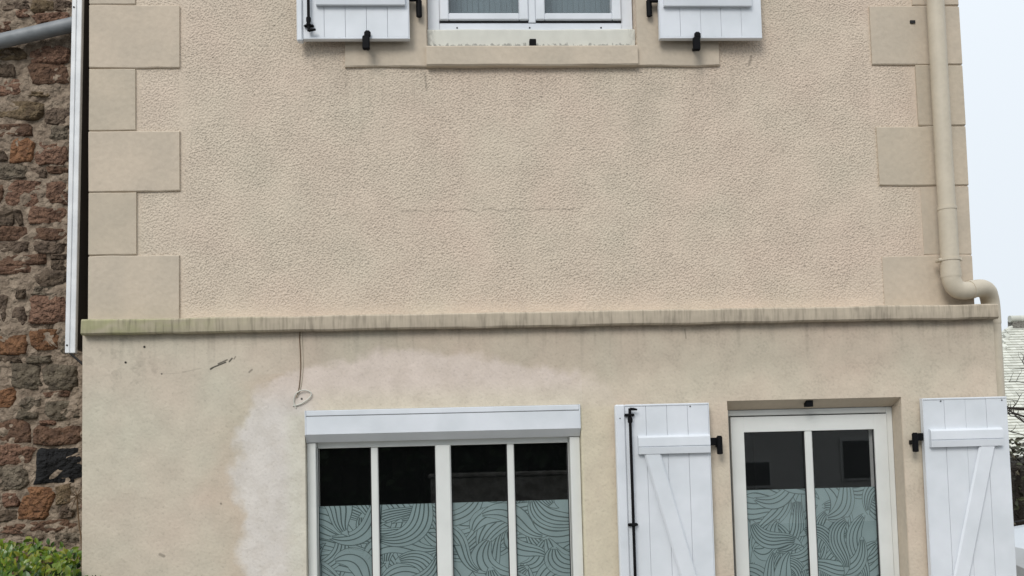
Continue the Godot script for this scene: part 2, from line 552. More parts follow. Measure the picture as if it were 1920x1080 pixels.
func materials() -> void:
	M.fine_bump = grey_texture(512, 512, bytes_of(noise(41, 0.05, 4), 512, 512, true))
	M.rock_bump = grey_texture(512, 512, bytes_of(noise(42, 0.018, 6), 512, 512, true))
	var stone_tex := mottle(512, 43, 0.012, 0.06, Color(0.45, 0.42, 0.40), Color(1.0, 1.0, 0.98), 0.30)
	M.plaster = mat("smooth painted render", Color.WHITE, 0.92, mottle(512, 44, 0.006, 0.06, Color(0.512, 0.440, 0.348), Color(0.566, 0.480, 0.376), 0.05), M.fine_bump, 0.16, 0.8)
	M.quoin = [M.plaster]
	for k in [0.96, 0.985, 1.025]:
		var pm: StandardMaterial3D = M.plaster.duplicate()
		pm.albedo_color = lin(k, k * (0.99 if k > 1 else 1.0), k * 0.985)
		pm.uv1_offset = Vector3(k * 7.0, k * 3.0, k * 5.0)
		M.quoin.append(pm)
	M.pipe = mat("painted pipe", Color.WHITE, 0.6, mottle(256, 46, 0.012, 0.1, Color(0.52, 0.46, 0.36), Color(0.58, 0.51, 0.40), 0.05), null, 0.0, 1.1)
	M.white = mat("white plastic", Color.WHITE, 0.38, mottle(256, 47, 0.01, 0.05, Color(0.655, 0.685, 0.715), Color(0.725, 0.75, 0.785), 0.02), null, 0.0, 0.9)
	M.cream = mat("off white plastic", Color.WHITE, 0.42, mottle(256, 48, 0.01, 0.05, Color(0.67, 0.68, 0.65), Color(0.715, 0.725, 0.695), 0.02), null, 0.0, 0.9)
	var sd := PackedByteArray()
	var sb := bytes_of(noise(49, 0.012, 4), 1024, 64)
	var sg := bytes_of(noise(50, 0.05, 4), 1024, 64)
	for y in 64:
		for x in 1024:
			var g := sg[y * 1024 + x] / 127.5 - 1.0
			var k := (0.98 + 0.05 * (sb[y * 1024 + x] / 127.5 - 1.0)) * (1.0 - 0.5 * sstep(0.0, 0.5, g + (y - 46) / 9.0))
			if x < 40 or x > 990:
				k *= 1.0 - 0.25 * clampf(g + 0.3, 0, 1)
			sd.append(srgb8(0.63 * k))
			sd.append(srgb8(0.62 * k))
			sd.append(srgb8(0.55 * k))
	M.sill_paint = mat("worn sill paint", Color.WHITE, 0.6, rgb_texture(1024, 64, sd))
	M.black = mat("black iron", lin(0.006, 0.006, 0.007), 0.6)
	M.black.metallic_specular = 0.22
	M.gasket = mat("black seal", lin(0.012, 0.012, 0.013), 0.7)
	M.glass = mat("window glass", Color(0.5, 0.55, 0.55, 0.006), 0.0)
	M.glass.transparency = BaseMaterial3D.TRANSPARENCY_ALPHA
	M.pane_grey = mat("grey blind", lin(0.115, 0.16, 0.175), 0.9)
	M.room = mat("dim room", lin(0.05, 0.048, 0.045), 0.95)
	M.aluminium = mat("white lacquered edge", Color.WHITE, 0.4, mottle(256, 50, 0.02, 0.08, Color(0.70, 0.72, 0.735), Color(0.82, 0.835, 0.845), 0.03), null, 0.0, 1.2)
	M.dark_panel = mat("dark board", lin(0.018, 0.016, 0.016), 0.7)
	M.grey_pipe = mat("grey plastic pipe", Color.WHITE, 0.5, mottle(256, 51, 0.02, 0.1, Color(0.19, 0.205, 0.215), Color(0.27, 0.285, 0.295), 0.05), null, 0.0, 1.5)
	M.mortar = mat("earthy mortar", Color.WHITE, 0.97, mottle(512, 52, 0.012, 0.05, Color(0.195, 0.147, 0.106), Color(0.335, 0.262, 0.194), 0.25), M.rock_bump, 2.5, 1.7)
	var tones := {"r": [Color(0.200, 0.112, 0.068), 3], "d": [Color(0.165, 0.118, 0.080), 2], "o": [Color(0.265, 0.128, 0.058), 2], "g": [Color(0.195, 0.158, 0.110), 2], "m": [Color(0.225, 0.160, 0.090), 2], "k": [Color(0.012, 0.012, 0.013), 1]}
	for t in tones:
		for v in tones[t][1]:
			var k = 0.85 + 0.25 * v
			var c: Color = tones[t][0]
			M["stone_%s%d" % [t, v]] = mat("rubble stone " + t, lin(c.r * k, c.g * k, c.b * (k + 0.05 * v)), 0.9, stone_tex, M.rock_bump, 3.0, 2.1 + 0.5 * v)
	M.asphalt = mat("asphalt", Color.WHITE, 0.95, mottle(512, 53, 0.01, 0.1, Color(0.05, 0.05, 0.05), Color(0.085, 0.083, 0.08), 0.2), null, 0.0, 0.6)
	M.paving = mat("bounce_pavement", Color.WHITE, 0.95, mottle(256, 54, 0.01, 0.1, Color(0.25, 0.24, 0.22), Color(0.33, 0.315, 0.29), 0.10), null, 0.0, 0.6)
	M.slate = []
	for v in 4:
		M.slate.append(mat("lichened slate", lin(0.52 + 0.045 * v, 0.52 + 0.045 * v, 0.455 + 0.042 * v), 0.95))
	M.ridge = mat("ridge tile", lin(0.26, 0.25, 0.22), 0.95, stone_tex, null, 0.0, 2.0)
	M.bark = mat("bark", lin(0.055, 0.045, 0.036), 0.95, stone_tex, M.rock_bump, 1.0, 4.0)
	M.leaf = []
	for c in [Color(0.15, 0.215, 0.020), Color(0.085, 0.150, 0.018), Color(0.042, 0.088, 0.014), Color(0.020, 0.045, 0.012), Color(0.20, 0.21, 0.022)]:
		var m := mat("glossy leaf", lin(c.r, c.g, c.b), 0.32)
		m.backlight_enabled = true
		m.backlight = lin(c.r * 0.9, c.g * 0.9, c.b * 0.5)
		m.cull_mode = BaseMaterial3D.CULL_DISABLED
		M.leaf.append(m)
	M.hedge_leaf = mat("hedge leaf", Color.WHITE, 0.6)
	M.hedge_leaf.vertex_color_use_as_albedo = true
	M.straw = mat("dry stalk", lin(0.16, 0.10, 0.055), 0.9)
	M.car_paint = mat("silver white car paint", lin(0.62, 0.66, 0.70), 0.3)
	M.car_paint.clearcoat_enabled = true
	M.car_paint.clearcoat = 0.8
	M.tyre = mat("tyre rubber", lin(0.02, 0.02, 0.02), 0.9)
	M.rim = mat("wheel rim", lin(0.45, 0.46, 0.48), 0.3)
	M.rim.metallic = 0.8
	M.car_glass = mat("dark car window", lin(0.015, 0.02, 0.028), 0.06)
	M.far_wall = mat("pale far render", lin(0.42, 0.40, 0.36), 0.95, stone_tex, null, 0.0, 0.7)

# ---------------------------------------------------------------- house
# a wall slab whose texture lies on its front by x and y
func slab(st: SurfaceTool, lo: Vector3, hi: Vector3, x0: float, y1: float, wide: float, tall: float) -> void:
	var one := mb()
	cbox(one, lo, hi, 0.0)
	var a := one.commit_to_arrays()
	var v: PackedVector3Array = a[Mesh.ARRAY_VERTEX]
	var n: PackedVector3Array = a[Mesh.ARRAY_NORMAL]
	for i in v.size():
		st.set_normal(n[i])
		st.set_uv(Vector2((v[i].x - x0) / wide, (y1 - v[i].y) / tall))
		st.add_vertex(v[i])

func wall_mesh(called: String, rects: Array, z0: float, z1: float, frame: Array, m: Material) -> void:
	var st := mb()
	for r in rects:
		slab(st, Vector3(r[0], r[1], z0), Vector3(r[2], r[3], z1), frame[0], frame[1], frame[2], frame[3])
	part(called, st, m, house)

# uneven block of render: a chamfered box whose long edges waver
func rough_block(called: String, lo: Vector3, hi: Vector3, m: Material, parent: Node3D, wob := 0.003, seed_ := 1, ch := 0.006) -> MeshInstance3D:
	var st := mb()
	var n := noise(seed_, 1.4, 3)
	var nx := maxi(2, int((hi.x - lo.x) / 0.06))
	var sec := [[-1, hi.y, lo.z], [0, hi.y, hi.z - ch], [0, hi.y - ch, hi.z], [0, lo.y + ch, hi.z], [0, lo.y, hi.z - ch], [-1, lo.y, lo.z]]
	var rows := []
	for i in nx + 1:
		var x := lerpf(lo.x, hi.x, float(i) / nx)
		var row := []
		for k in sec.size():
			var dy := n.get_noise_2d(x * 2.0, 10.0 * (0 if k < 3 else 1)) * wob
			var dz := n.get_noise_2d(x * 2.0 + 40, k * 5.0) * wob if sec[k][0] == 0 else 0.0
			row.append(Vector3(x + (n.get_noise_2d(k * 3.0, i * 9.0) * wob if i == 0 or i == nx else 0.0), sec[k][1] + dy, sec[k][2] + dz))
		rows.append(row)
	var c := (lo + hi) * 0.5
	for i in nx:
		for k in sec.size() - 1:
			var out: Vector3 = (rows[i][k] + rows[i + 1][k + 1]) * 0.5 - c
			out.x = 0
			if k == 0:
				out = Vector3.UP
			elif k == 4:
				out = Vector3.DOWN
			for vv in [[rows[i][k], rows[i + 1][k], rows[i + 1][k + 1]], [rows[i][k], rows[i + 1][k + 1], rows[i][k + 1]]]:
				tri(st, vv[0], vv[1], vv[2], out)
	for e in [[0, -1], [nx, 1]]:
		for k in range(1, sec.size() - 1):
			tri(st, rows[e[0]][0], rows[e[0]][k], rows[e[0]][k + 1], Vector3(e[1], 0, 0))
	return part(called, st, m, parent)

func build_house() -> void:
	house = thing("house", "beige rendered house front with smooth quoins, a stained ledge and white shutters", "house")
	wall_mesh("upper_wall", [[-2.01, 2.5, -0.15, 5.8], [-0.15, 2.5, 1.04, 4.0], [-0.15, 5.36, 1.04, 5.8], [1.04, 2.5, 2.94, 5.8]], -0.36, -0.06, [-2.01, 4.556, 4.95, 2.001], upper_wall_material())
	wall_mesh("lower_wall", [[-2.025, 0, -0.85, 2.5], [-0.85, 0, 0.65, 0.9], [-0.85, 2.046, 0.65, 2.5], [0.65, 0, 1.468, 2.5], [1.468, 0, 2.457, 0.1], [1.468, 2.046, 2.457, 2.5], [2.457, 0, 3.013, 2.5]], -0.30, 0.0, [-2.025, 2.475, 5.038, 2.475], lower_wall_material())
	# side, back, floors and roof close the rooms
	for q in [[-2.01, -1.72, "side_wall"], [2.62, 2.94, "side_wall"]]:
		bx("side_wall", Vector3(q[0], 0, -6.4), Vector3(q[1], 5.8, -0.362), M.plaster, house, 0.0)
	bx("side_wall", Vector3(2.942, 0, -6.0), Vector3(3.012, 2.5, -0.302), M.plaster, house, 0.0)
	bx("back_wall", Vector3(-1.718, 0, -6.4), Vector3(2.618, 5.8, -6.1), M.plaster, house, 0.0)
	bx("floor", Vector3(-1.718, 0.0, -6.098), Vector3(2.618, 0.1, -0.362), M.room, house, 0.0)
	bx("floor", Vector3(-1.718, 2.55, -6.098), Vector3(2.618, 2.75, -0.362), M.room, house, 0.0)
	bx("ceiling", Vector3(-1.718, 5.5, -6.098), Vector3(2.618, 5.7, -0.362), M.room, house, 0.0)
	bx("lining", Vector3(-1.718, 0.1, -3.2), Vector3(2.618, 2.55, -3.15), M.room, house, 0.0)
	bx("lining", Vector3(-1.716, 0.102, -3.148), Vector3(-1.70, 2.548, -0.364), M.room, house, 0.0)
	bx("lining", Vector3(2.60, 0.102, -3.148), Vector3(2.616, 2.548, -0.364), M.room, house, 0.0)
	var rf := mb()
	for s in [[0.15, -3.25, 5.72, 7.6], [-6.65, -3.25, 5.72, 7.6]]:
		xprism(rf, [Vector2(s[0], s[2]), Vector2(s[1], s[3]), Vector2(s[1], s[3] + 0.12), Vector2(s[0], s[2] + 0.12)], -2.1, 3.05)
	part("roof", rf, M.far_wall, house)
	var ledge_m := ledge_material()
	var led := rough_block("ledge", Vector3(-2.014, 2.474, -0.10), Vector3(3.018, 2.556, 0.05), ledge_m, house, 0.0045, 3, 0.008)
	planar_uv(led, -2.014, 2.556, 5.032, 0.082)
	# quoins: long and short blocks by turns, joints left open between them
	var y := 2.558
	var hs := [0.362, 0.350, 0.342, 0.353, 0.362, 0.352, 0.355, 0.355, 0.355]
	for k in hs.size():
		var x1 := -1.527 if k % 2 == 0 else -1.762
		rough_block("quoin", Vector3(-2.013, y + 0.001, -0.20), Vector3(x1 + rng.randf_range(-0.004, 0.004), y + hs[k] - 0.002, -0.048 + rng.randf_range(-0.001, 0.003)), M.quoin[[0, 1, 3, 2, 3][k % 5]], house, 0.004, 60 + k, 0.006)
		y += hs[k]
	y = 2.558
	hs = [0.298, 0.404, 0.350, 0.360, 0.353, 0.355, 0.355, 0.355, 0.355]
	for k in hs.size():
		var x0 := 2.415 if k % 2 == 0 else 2.662
		var proud := -0.0572 if k < 2 else -0.049
		rough_block("quoin", Vector3(x0 + rng.randf_range(-0.005, 0.005), y + 0.001, -0.20), Vector3(2.943, y + hs[k] - 0.002, proud + rng.randf_range(-0.001, 0.002)), M.quoin[[3, 0, 2, 1, 0][k % 5]], house, 0.004, 80 + k, 0.006)
		y += hs[k]
	bx("drain_hole", Vector3(2.645, 4.215, -0.05), Vector3(2.675, 4.233, -0.042), M.gasket, house, 0.001)
	# smooth band round the upper window, its sill
	rough_block("window_surround", Vector3(-0.614, 3.966, -0.20), Vector3(-0.152, 5.6, -0.043), M.plaster, house, 0.007, 5, 0.006)
	rough_block("window_surround", Vector3(1.042, 3.966, -0.20), Vector3(1.513, 5.6, -0.043), M.plaster, house, 0.007, 6, 0.006)
	rough_block("window_sill", Vector3(-0.156, 3.962, -0.30), Vector3(1.039, 4.078, -0.018), M.plaster, house, 0.004, 7, 0.008)
	upper_window()
	lower_window()
	door()
	for q in [[2.4535, 2.4568, 0.1, 1.997], [1.4682, 1.4715, 0.1, 1.997]]:
		bx("door_reveal", Vector3(q[0], q[2], -0.112), Vector3(q[1], q[3], -0.002), M.plaster, house, 0.0)
	# shutter stays and hinge pins fixed into the wall
	for s in [[-0.483, 4.03], [1.365, 4.02]]:
		var st := mb()
		cbox(st, Vector3(s[0] - 0.022, s[1], 0.022), Vector3(s[0] + 0.018, s[1] + 0.078, 0.050), 0.006)
		cbox(st, Vector3(s[0] - 0.012, s[1] + 0.068, 0.022), Vector3(s[0] + 0.024, s[1] + 0.110, 0.046), 0.010)
		cbox(st, Vector3(s[0] - 0.008, s[1] + 0.03, -0.06), Vector3(s[0] + 0.008, s[1] + 0.046, 0.026), 0.002)
		part("shutter_stay", st, M.black, house)
	for s in [[-0.192, 4.238, 4.34, -1, -0.07], [1.112, 4.242, 4.34, 1, -0.07], [1.402, 1.753, 1.855, -1, 0.0], [2.498, 1.738, 1.845, 1, 0.0]]:
		var st := mb()
		var z0: float = s[4]
		tube(st, [Vector3(s[0], s[1], z0 + 0.055), Vector3(s[0], s[1] + 0.004, z0 + 0.055), Vector3(s[0], s[2] - 0.008, z0 + 0.055), Vector3(s[0], s[2], z0 + 0.055)], [0.011, 0.0165, 0.0165, 0.010], 10)
		cbox(st, Vector3(s[0] - 0.009, (s[1] + s[2]) / 2 - 0.012, z0 - 0.05), Vector3(s[0] + 0.009, (s[1] + s[2]) / 2 + 0.012, z0 + 0.05), 0.002)
		part("hinge_pin", st, M.black, house)
	bx("latch_block", Vector3(1.922, 2.004, -0.060), Vector3(1.962, 2.044, -0.018), M.black, house, 0.003)
	bx("latch_block", Vector3(0.426, 4.074, -0.062), Vector3(0.464, 4.120, -0.028), M.black, house, 0.003)

func planar_uv(o: MeshInstance3D, x0: float, y1: float, wide: float, tall: float) -> void:
	var m := o.mesh.surface_get_material(0)
	var a := o.mesh.surface_get_arrays(0)
	var v: PackedVector3Array = a[Mesh.ARRAY_VERTEX]
	var uv := PackedVector2Array()
	for p in v:
		uv.append(Vector2(clampf((p.x - x0) / wide, 0.002, 0.998), clampf((y1 - p.y) / tall, 0.03, 0.97)))
	a[Mesh.ARRAY_TEX_UV] = uv
	var me := ArrayMesh.new()
	me.add_surface_from_arrays(Mesh.PRIMITIVE_TRIANGLES, a)
	me.surface_set_material(0, m)
	o.mesh = me

# four mitred bars round a rectangle
func frame_bars(st: SurfaceTool, x0: float, y0: float, x1: float, y1: float, wide: Array, z0: float, z1: float, ch := 0.003) -> void:
	cbox(st, Vector3(x0, y0, z0), Vector3(x0 + wide[0], y1, z1), ch)
	cbox(st, Vector3(x1 - wide[1], y0, z0), Vector3(x1, y1, z1), ch)
	cbox(st, Vector3(x0 + wide[0], y0, z0), Vector3(x1 - wide[1], y0 + wide[2], z1 - 0.0005), ch)
	cbox(st, Vector3(x0 + wide[0], y1 - wide[3], z0), Vector3(x1 - wide[1], y1, z1 - 0.0005), ch)

func sheet(called: String, x0: float, y0: float, x1: float, y1: float, z: float, thick: float, m: Material, parent: Node3D, uv := Rect2()) -> void:
	var o := bx(called, Vector3(x0, y0, z - thick), Vector3(x1, y1, z), m, parent, 0.0)
	if uv.size.x > 0.0:
		planar_uv(o, uv.position.x, uv.position.y, uv.size.x, uv.size.y)

func upper_window() -> void:
	var st := mb()
	frame_bars(st, -0.148, 4.120, 1.036, 5.35, [0.068, 0.068, 0.136, 0.07], -0.20, -0.125, 0.003)
	cbox(st, Vector3(0.4305, 4.252, -0.20), Vector3(0.4725, 5.28, -0.115), 0.004)
	var w := part("window", st, M.white, house)
	w.set_meta("label", "upper window with two white sashes above a beige sill")
	for s in [[-0.079, 0.430], [0.473, 0.968]]:
		var f := mb()
		frame_bars(f, s[0], 4.266, s[1], 5.27, [0.052, 0.052, 0.040, 0.05], -0.19, -0.105, 0.005)
		part("sash", f, M.white, w)
		bx("sash_seal", Vector3(s[0] - 0.002, 4.257, -0.17), Vector3(s[1] + 0.002, 4.2655, -0.122), M.gasket, w, 0.0)
		sheet("pane", s[0] + 0.05, 4.300, s[1] - 0.05, 5.225, -0.145, 0.006, M.glass, w)
	bx("rain_strip", Vector3(-0.080, 4.204, -0.124), Vector3(0.969, 4.248, -0.117), M.white, w, 0.003)
	for x in [0.015, 0.432, 0.845]:
		bx("screw", Vector3(x, 4.218, -0.117), Vector3(x + 0.009, 4.227, -0.1145), M.gasket, w, 0.002)
	# cream painted ledge piece below the frame
	var o := rough_block("painted_sill", Vector3(-0.151, 4.076, -0.26), Vector3(1.037, 4.200, -0.078), M.sill_paint, w, 0.004, 9, 0.010)
	planar_uv(o, -0.151, 4.200, 1.188, 0.124)
	o.set_meta("label", "cream painted sill piece with dirt along its lower edge")
	var c := mb()  # slats added to give the glass its grey-blue sky tone
	for k in 36:
		var x := -0.149 + k * 0.033
		cbox(c, Vector3(x, 4.11, -0.26 - 0.005 * (k % 2)), Vector3(x + 0.0335, 5.34, -0.245 - 0.005 * (k % 2)), 0.002)
	part("added_blind", c, M.pane_grey, w)

func lower_window() -> void:
	var st := mb()
	frame_bars(st, -0.849, 0.902, 0.649, 1.905, [0.050, 0.060, 0.06, 0.065], -0.17, -0.085, 0.004)
	var w := part("window", st, M.cream, house)
	w.set_meta("label", "lower window of four tall panes, half covered in frosted wave film")
	var film := mat("frosted film", Color.WHITE, 0.55, film_texture(1024, 560, 71, 84))
	for s in [[-0.797, -0.112], [-0.110, 0.586]]:
		var f := mb()
		var lo: float = s[0]
		var hi: float = s[1]
		var left = s[0] < -0.5
		frame_bars(f, lo, 0.964, hi, 1.841, [0.002 if left else 0.043, 0.040 if left else 0.002, 0.05, 0.002], -0.15, -0.075, 0.002)
		part("sash", f, M.cream, w)
	bx("meeting_strip", Vector3(-0.148, 0.966, -0.0745), Vector3(-0.071, 1.8405, -0.066), M.cream, w, 0.004)
	for x in [[-0.505, -0.467], [0.245, 0.283]]:
		bx("glazing_bar", Vector3(x[0], 1.0, -0.118), Vector3(x[1], 1.8415, -0.083), M.cream, w, 0.005)
	for s in [[-0.796, -0.505], [-0.467, -0.152], [-0.067, 0.245], [0.283, 0.585]]:
		sheet("pane", s[0], 1.01, s[1], 1.8405, -0.100, 0.006, M.glass, w)
		sheet("film", s[0], 1.01, s[1], 1.521, -0.108, 0.001, film, w, Rect2(-0.81, 1.53, 1.40, 0.62))
		var g := mb()
		frame_bars(g, s[0], 1.01, s[1], 1.8405, [0.004, 0.006, 0.004, 0.004], -0.099, -0.094, 0.0)  # black rim draws the seal together with its shadow and reflection
		part("pane_seal_shade", g, M.gasket, w)

func door() -> void:
	# splayed head of the reveal
	var sp := mb()
	xprism(sp, [Vector2(-0.002, 2.0475), Vector2(-0.112, 1.998), Vector2(-0.112, 2.0475)], 1.4685, 2.4565)
	part("door_head", sp, M.plaster, house)
	var st := mb()
	frame_bars(st, 1.470, 0.102, 2.455, 1.997, [0.036, 0.036, 0.03, 0.034], -0.19, -0.112, 0.004)
	var w := part("door", st, M.cream, house)
	w.set_meta("label", "glazed off-white door with one glazing bar and frosted film on its lower glass")
	var f := mb()
	frame_bars(f, 1.514, 0.14, 2.441 - 0.026, 1.957, [0.074, 0.074, 0.30, 0.087], -0.18, -0.103, 0.0012)
	part("door_leaf", f, M.cream, w)
	bx("glazing_bar", Vector3(1.938, 0.44, -0.128), Vector3(1.981, 1.8705, -0.106), M.cream, w, 0.005)
	var film := mat("frosted film", Color.WHITE, 0.55, film_texture(768, 1024, 93, 110))
	for s in [[1.588, 1.938], [1.981, 2.341]]:
		sheet("pane", s[0], 0.44, s[1], 1.8705, -0.120, 0.006, M.glass, w)
		sheet("film", s[0], 0.44, s[1], 1.543, -0.128, 0.001, film, w, Rect2(1.58, 1.55, 0.80, 1.15))
		var g := mb()
		frame_bars(g, s[0], 0.44, s[1], 1.8705, [0.004, 0.007, 0.004, 0.004], -0.119, -0.114, 0.0)  # seal of the door glass, its dark shadow line drawn in
		part("pane_seal_shade", g, M.gasket, w)
	var h := mb()
	cbox(h, Vector3(1.535, 0.84, -0.103), Vector3(1.565, 1.02, -0.095), 0.003)
	tube(h, [Vector3(1.55, 0.97, -0.095), Vector3(1.55, 0.97, -0.05), Vector3(1.56, 0.97, -0.045), Vector3(1.66, 0.97, -0.045)], fill(4, 0.009), 8)
	part("door_handle", h, M.cream, w)

# ---------------------------------------------------------------- shutters
# s: x of the hinge end, x of the free end, top, bottom, z of the back; planks are counted from the hinge end
func shutter(label: String, hinge: float, free: float, top: float, bottom: float, z: float, planks: int, bead: float, bar_x: float, brace: bool, battens: Array, bx0: float, bx1: float) -> void:
	var t := thing("shutter", label, "shutter", Vector3(minf(hinge, free), bottom, z), "white plank shutters of the house front")
	var at := -t.position
	var way := signf(free - hinge)
	var wide := (absf(free - hinge) - bead) / planks
	for k in planks:
		var a := hinge + way * wide * k
		var b := hinge + way * wide * (k + 1)
		bx("plank", Vector3(minf(a, b) + 0.0006, bottom + 0.012, z) + at, Vector3(maxf(a, b) - 0.0006, top - 0.012, z + 0.030 + rng.randf_range(-0.0006, 0.0006)) + at, M.white, t, 0.0016)
	for e in [top - 0.0118, bottom]:
		bx("end_cap", Vector3(minf(hinge, free - way * bead), e, z - 0.002) + at, Vector3(maxf(hinge, free - way * bead), e + 0.0118, z + 0.033) + at, M.white, t, 0.003)
	bx("edge_trim", Vector3(hinge - 0.004 * way, bottom, z - 0.001) .min(Vector3(hinge + 0.0, bottom, z - 0.001)) + at, Vector3(maxf(hinge, hinge - 0.004 * way) + 0.0005, top, z + 0.032) + at, M.white, t, 0.001)
	if bead > 0.0:
		var b := mb()
		cbox(b, Vector3(minf(free, free - way * bead), bottom - 0.012, z - 0.006) + at, Vector3(maxf(free, free - way * bead) - 0.0006, top, z + 0.040) + at, 0.007)
		part("cover_strip", b, M.white, t)
	for y in battens:
		var p := mb()
		var f: float = z + 0.0305
		xprism(p, [Vector2(f, y + 0.100), Vector2(f + 0.016, y + 0.099), Vector2(f + 0.026, y + 0.088), Vector2(f + 0.028, y + 0.042), Vector2(f + 0.022, y + 0.0395), Vector2(f + 0.022, y + 0.0375), Vector2(f + 0.029, y + 0.035), Vector2(f + 0.024, y), Vector2(f, y)], bx0 - t.position.x, bx1 - t.position.x)
		var o := part("batten", p, M.white, t)
		o.position = Vector3(0, -t.position.y, -t.position.z)
	if brace:
		# runs from the free end under the top batten to the hinge end above the bottom one
		var up: float = battens[0] + 0.02
		var dn: float = battens[1] + 0.10
		var a := Vector2((bx0 + 0.072) if way < 0 else (bx1 - 0.082), up)
		var b := Vector2(a.x - way * 0.262 * (up - dn), dn)
		var d := (b - a).normalized()
		var br := mb()
		var tr := Transform3D(Basis(Vector3(0, 0, 1), d.angle() + PI / 2), Vector3((a.x + b.x) / 2, (a.y + b.y) / 2, z + 0.031) + at)
		cbox(br, Vector3(-0.045, -(b - a).length() / 2, 0), Vector3(0.045, (b - a).length() / 2, 0.020), 0.012, tr)
		part("brace", br, M.white, t)
	if bar_x != 0.0:
		var zc := z + 0.056
		var b := mb()
		var y0 := bottom + 0.035
		var y1 := top - 0.022
		tube(b, [Vector3(bar_x, y0, zc) + at, Vector3(bar_x, y1, zc) + at], fill(2, 0.0082), 10)
		for y in [[y1, 1], [y0, -1]]:
			tube(b, [Vector3(bar_x, y[0] - 0.004 * y[1], zc) + at, Vector3(bar_x + 0.02, y[0] - 0.005 * y[1], zc + 0.004) + at, Vector3(bar_x + 0.040, y[0] - 0.008 * y[1], zc + 0.002) + at], [0.0085, 0.008, 0.005], 8)
			tube(b, [Vector3(bar_x, y[0] - 0.082 * y[1], zc) + at, Vector3(bar_x, y[0] - 0.074 * y[1], zc) + at, Vector3(bar_x, y[0] - 0.055 * y[1], zc) + at, Vector3(bar_x, y[0] - 0.045 * y[1], zc) + at], [0.008, 0.0135, 0.0135, 0.009], 10)
		part("locking_bar", b, M.black, t)
		for y in [y1 - 0.036, lerpf(y0, y1, 0.655), lerpf(y0, y1, 0.35), y0 + 0.036]:
			var g := mb()
			cbox(g, Vector3(bar_x - 0.028, y - 0.008, z + 0.031) + at, Vector3(bar_x + 0.028, y + 0.008, z + 0.049) + at, 0.006)
			cbox(g, Vector3(bar_x - 0.013, y - 0.009, z + 0.047) + at, Vector3(bar_x + 0.013, y + 0.009, z + 0.069) + at, 0.006)
			part("bar_guide", g, M.black, t)
	# iron straps that carry the leaf on its hinge pins
	for y in battens:
		var s := mb()
		cbox(s, Vector3(minf(hinge + way * -0.047, hinge + way * -0.004), y + 0.038, z + 0.006) + at, Vector3(maxf(hinge + way * -0.047, hinge + way * -0.004), y + 0.08, z + 0.026) + at, 0.003)
		part("hinge_strap", s, M.black, t)
	for q in [[hinge + way * 0.10, top - 0.018], [free - way * (bead * 0.45 if bead > 0 else 0.03), top - (0.075 if bead > 0 else 0.02)]]:
		var v := mb()
		tube(v, [Vector3(q[0], q[1], z + 0.028) + at, Vector3(q[0], q[1], z + (0.0415 if bead > 0 and q[1] < top - 0.05 else 0.0345)) + at], fill(2, 0.0035), 8)
		part("screw", v, M.gasket, t)

func build_shutters() -> void:
	shutter("upstairs white shutter carrying a black locking bar, open beside the upper window", -0.250, -0.866, 5.40, 4.097, -0.012, 5, 0.034, -0.797, false, [4.284, 5.1], -0.757, -0.267)
	shutter("upstairs white shutter without a locking bar, nearer the beige downpipe", 1.163, 1.748, 5.40, 4.098, -0.012, 5, 0.0, 0.0, false, [4.278, 5.1], 1.185, 1.686)
	shutter("tall ground floor white shutter with black locking bar, between lower window and door", 1.347, 0.832, 2.037, 0.16, 0.022, 4, 0.055, 0.909, true, [1.765, 0.4], 0.951, 1.345)
	shutter("tall ground floor white shutter with diagonal brace and no bar, at the house corner", 2.555, 3.035, 2.034, 0.16, 0.022, 4, 0.0, 0.0, true, [1.762, 0.4], 2.578, 2.988)

func roller_box() -> void:
	var t := thing("roller_shutter_box", "long white roller shutter box across the head of the lower window", "roller shutter", Vector3(-0.1, 1.872, 0))
	var b := mb()
	xprism(b, [Vector2(-0.12, 0.0), Vector2(-0.040, 0.0), Vector2(0.012, 0.043), Vector2(0.012, 0.140), Vector2(-0.12, 0.140)], -0.741, 0.741)
	part("housing", b, M.white, t)
	bx("top_cover", Vector3(-0.741, 0.1425, -0.12), Vector3(0.741, 0.1725, 0.014), M.white, t, 0.003)
	bx("cover_joint", Vector3(-0.740, 0.1401, -0.11), Vector3(0.740, 0.1424, 0.006), M.gasket, t, 0.0)
	for s in [-0.7475, 0.7412]:
		var e := mb()
		xprism(e, [Vector2(-0.12, -0.002), Vector2(-0.038, -0.002), Vector2(0.014, 0.042), Vector2(0.016, 0.1735), Vector2(-0.12, 0.1735)], s, s + 0.006)
		part("end_cap", e, M.white, t)
	for s in [[-0.7475, -0.700], [0.692, 0.7475]]:
		var g := mb()
		cbox(g, Vector3(s[0], -0.94, -0.082), Vector3(s[1], -0.003, -0.045), 0.003)
		part("guide_rail", g, M.cream, t)

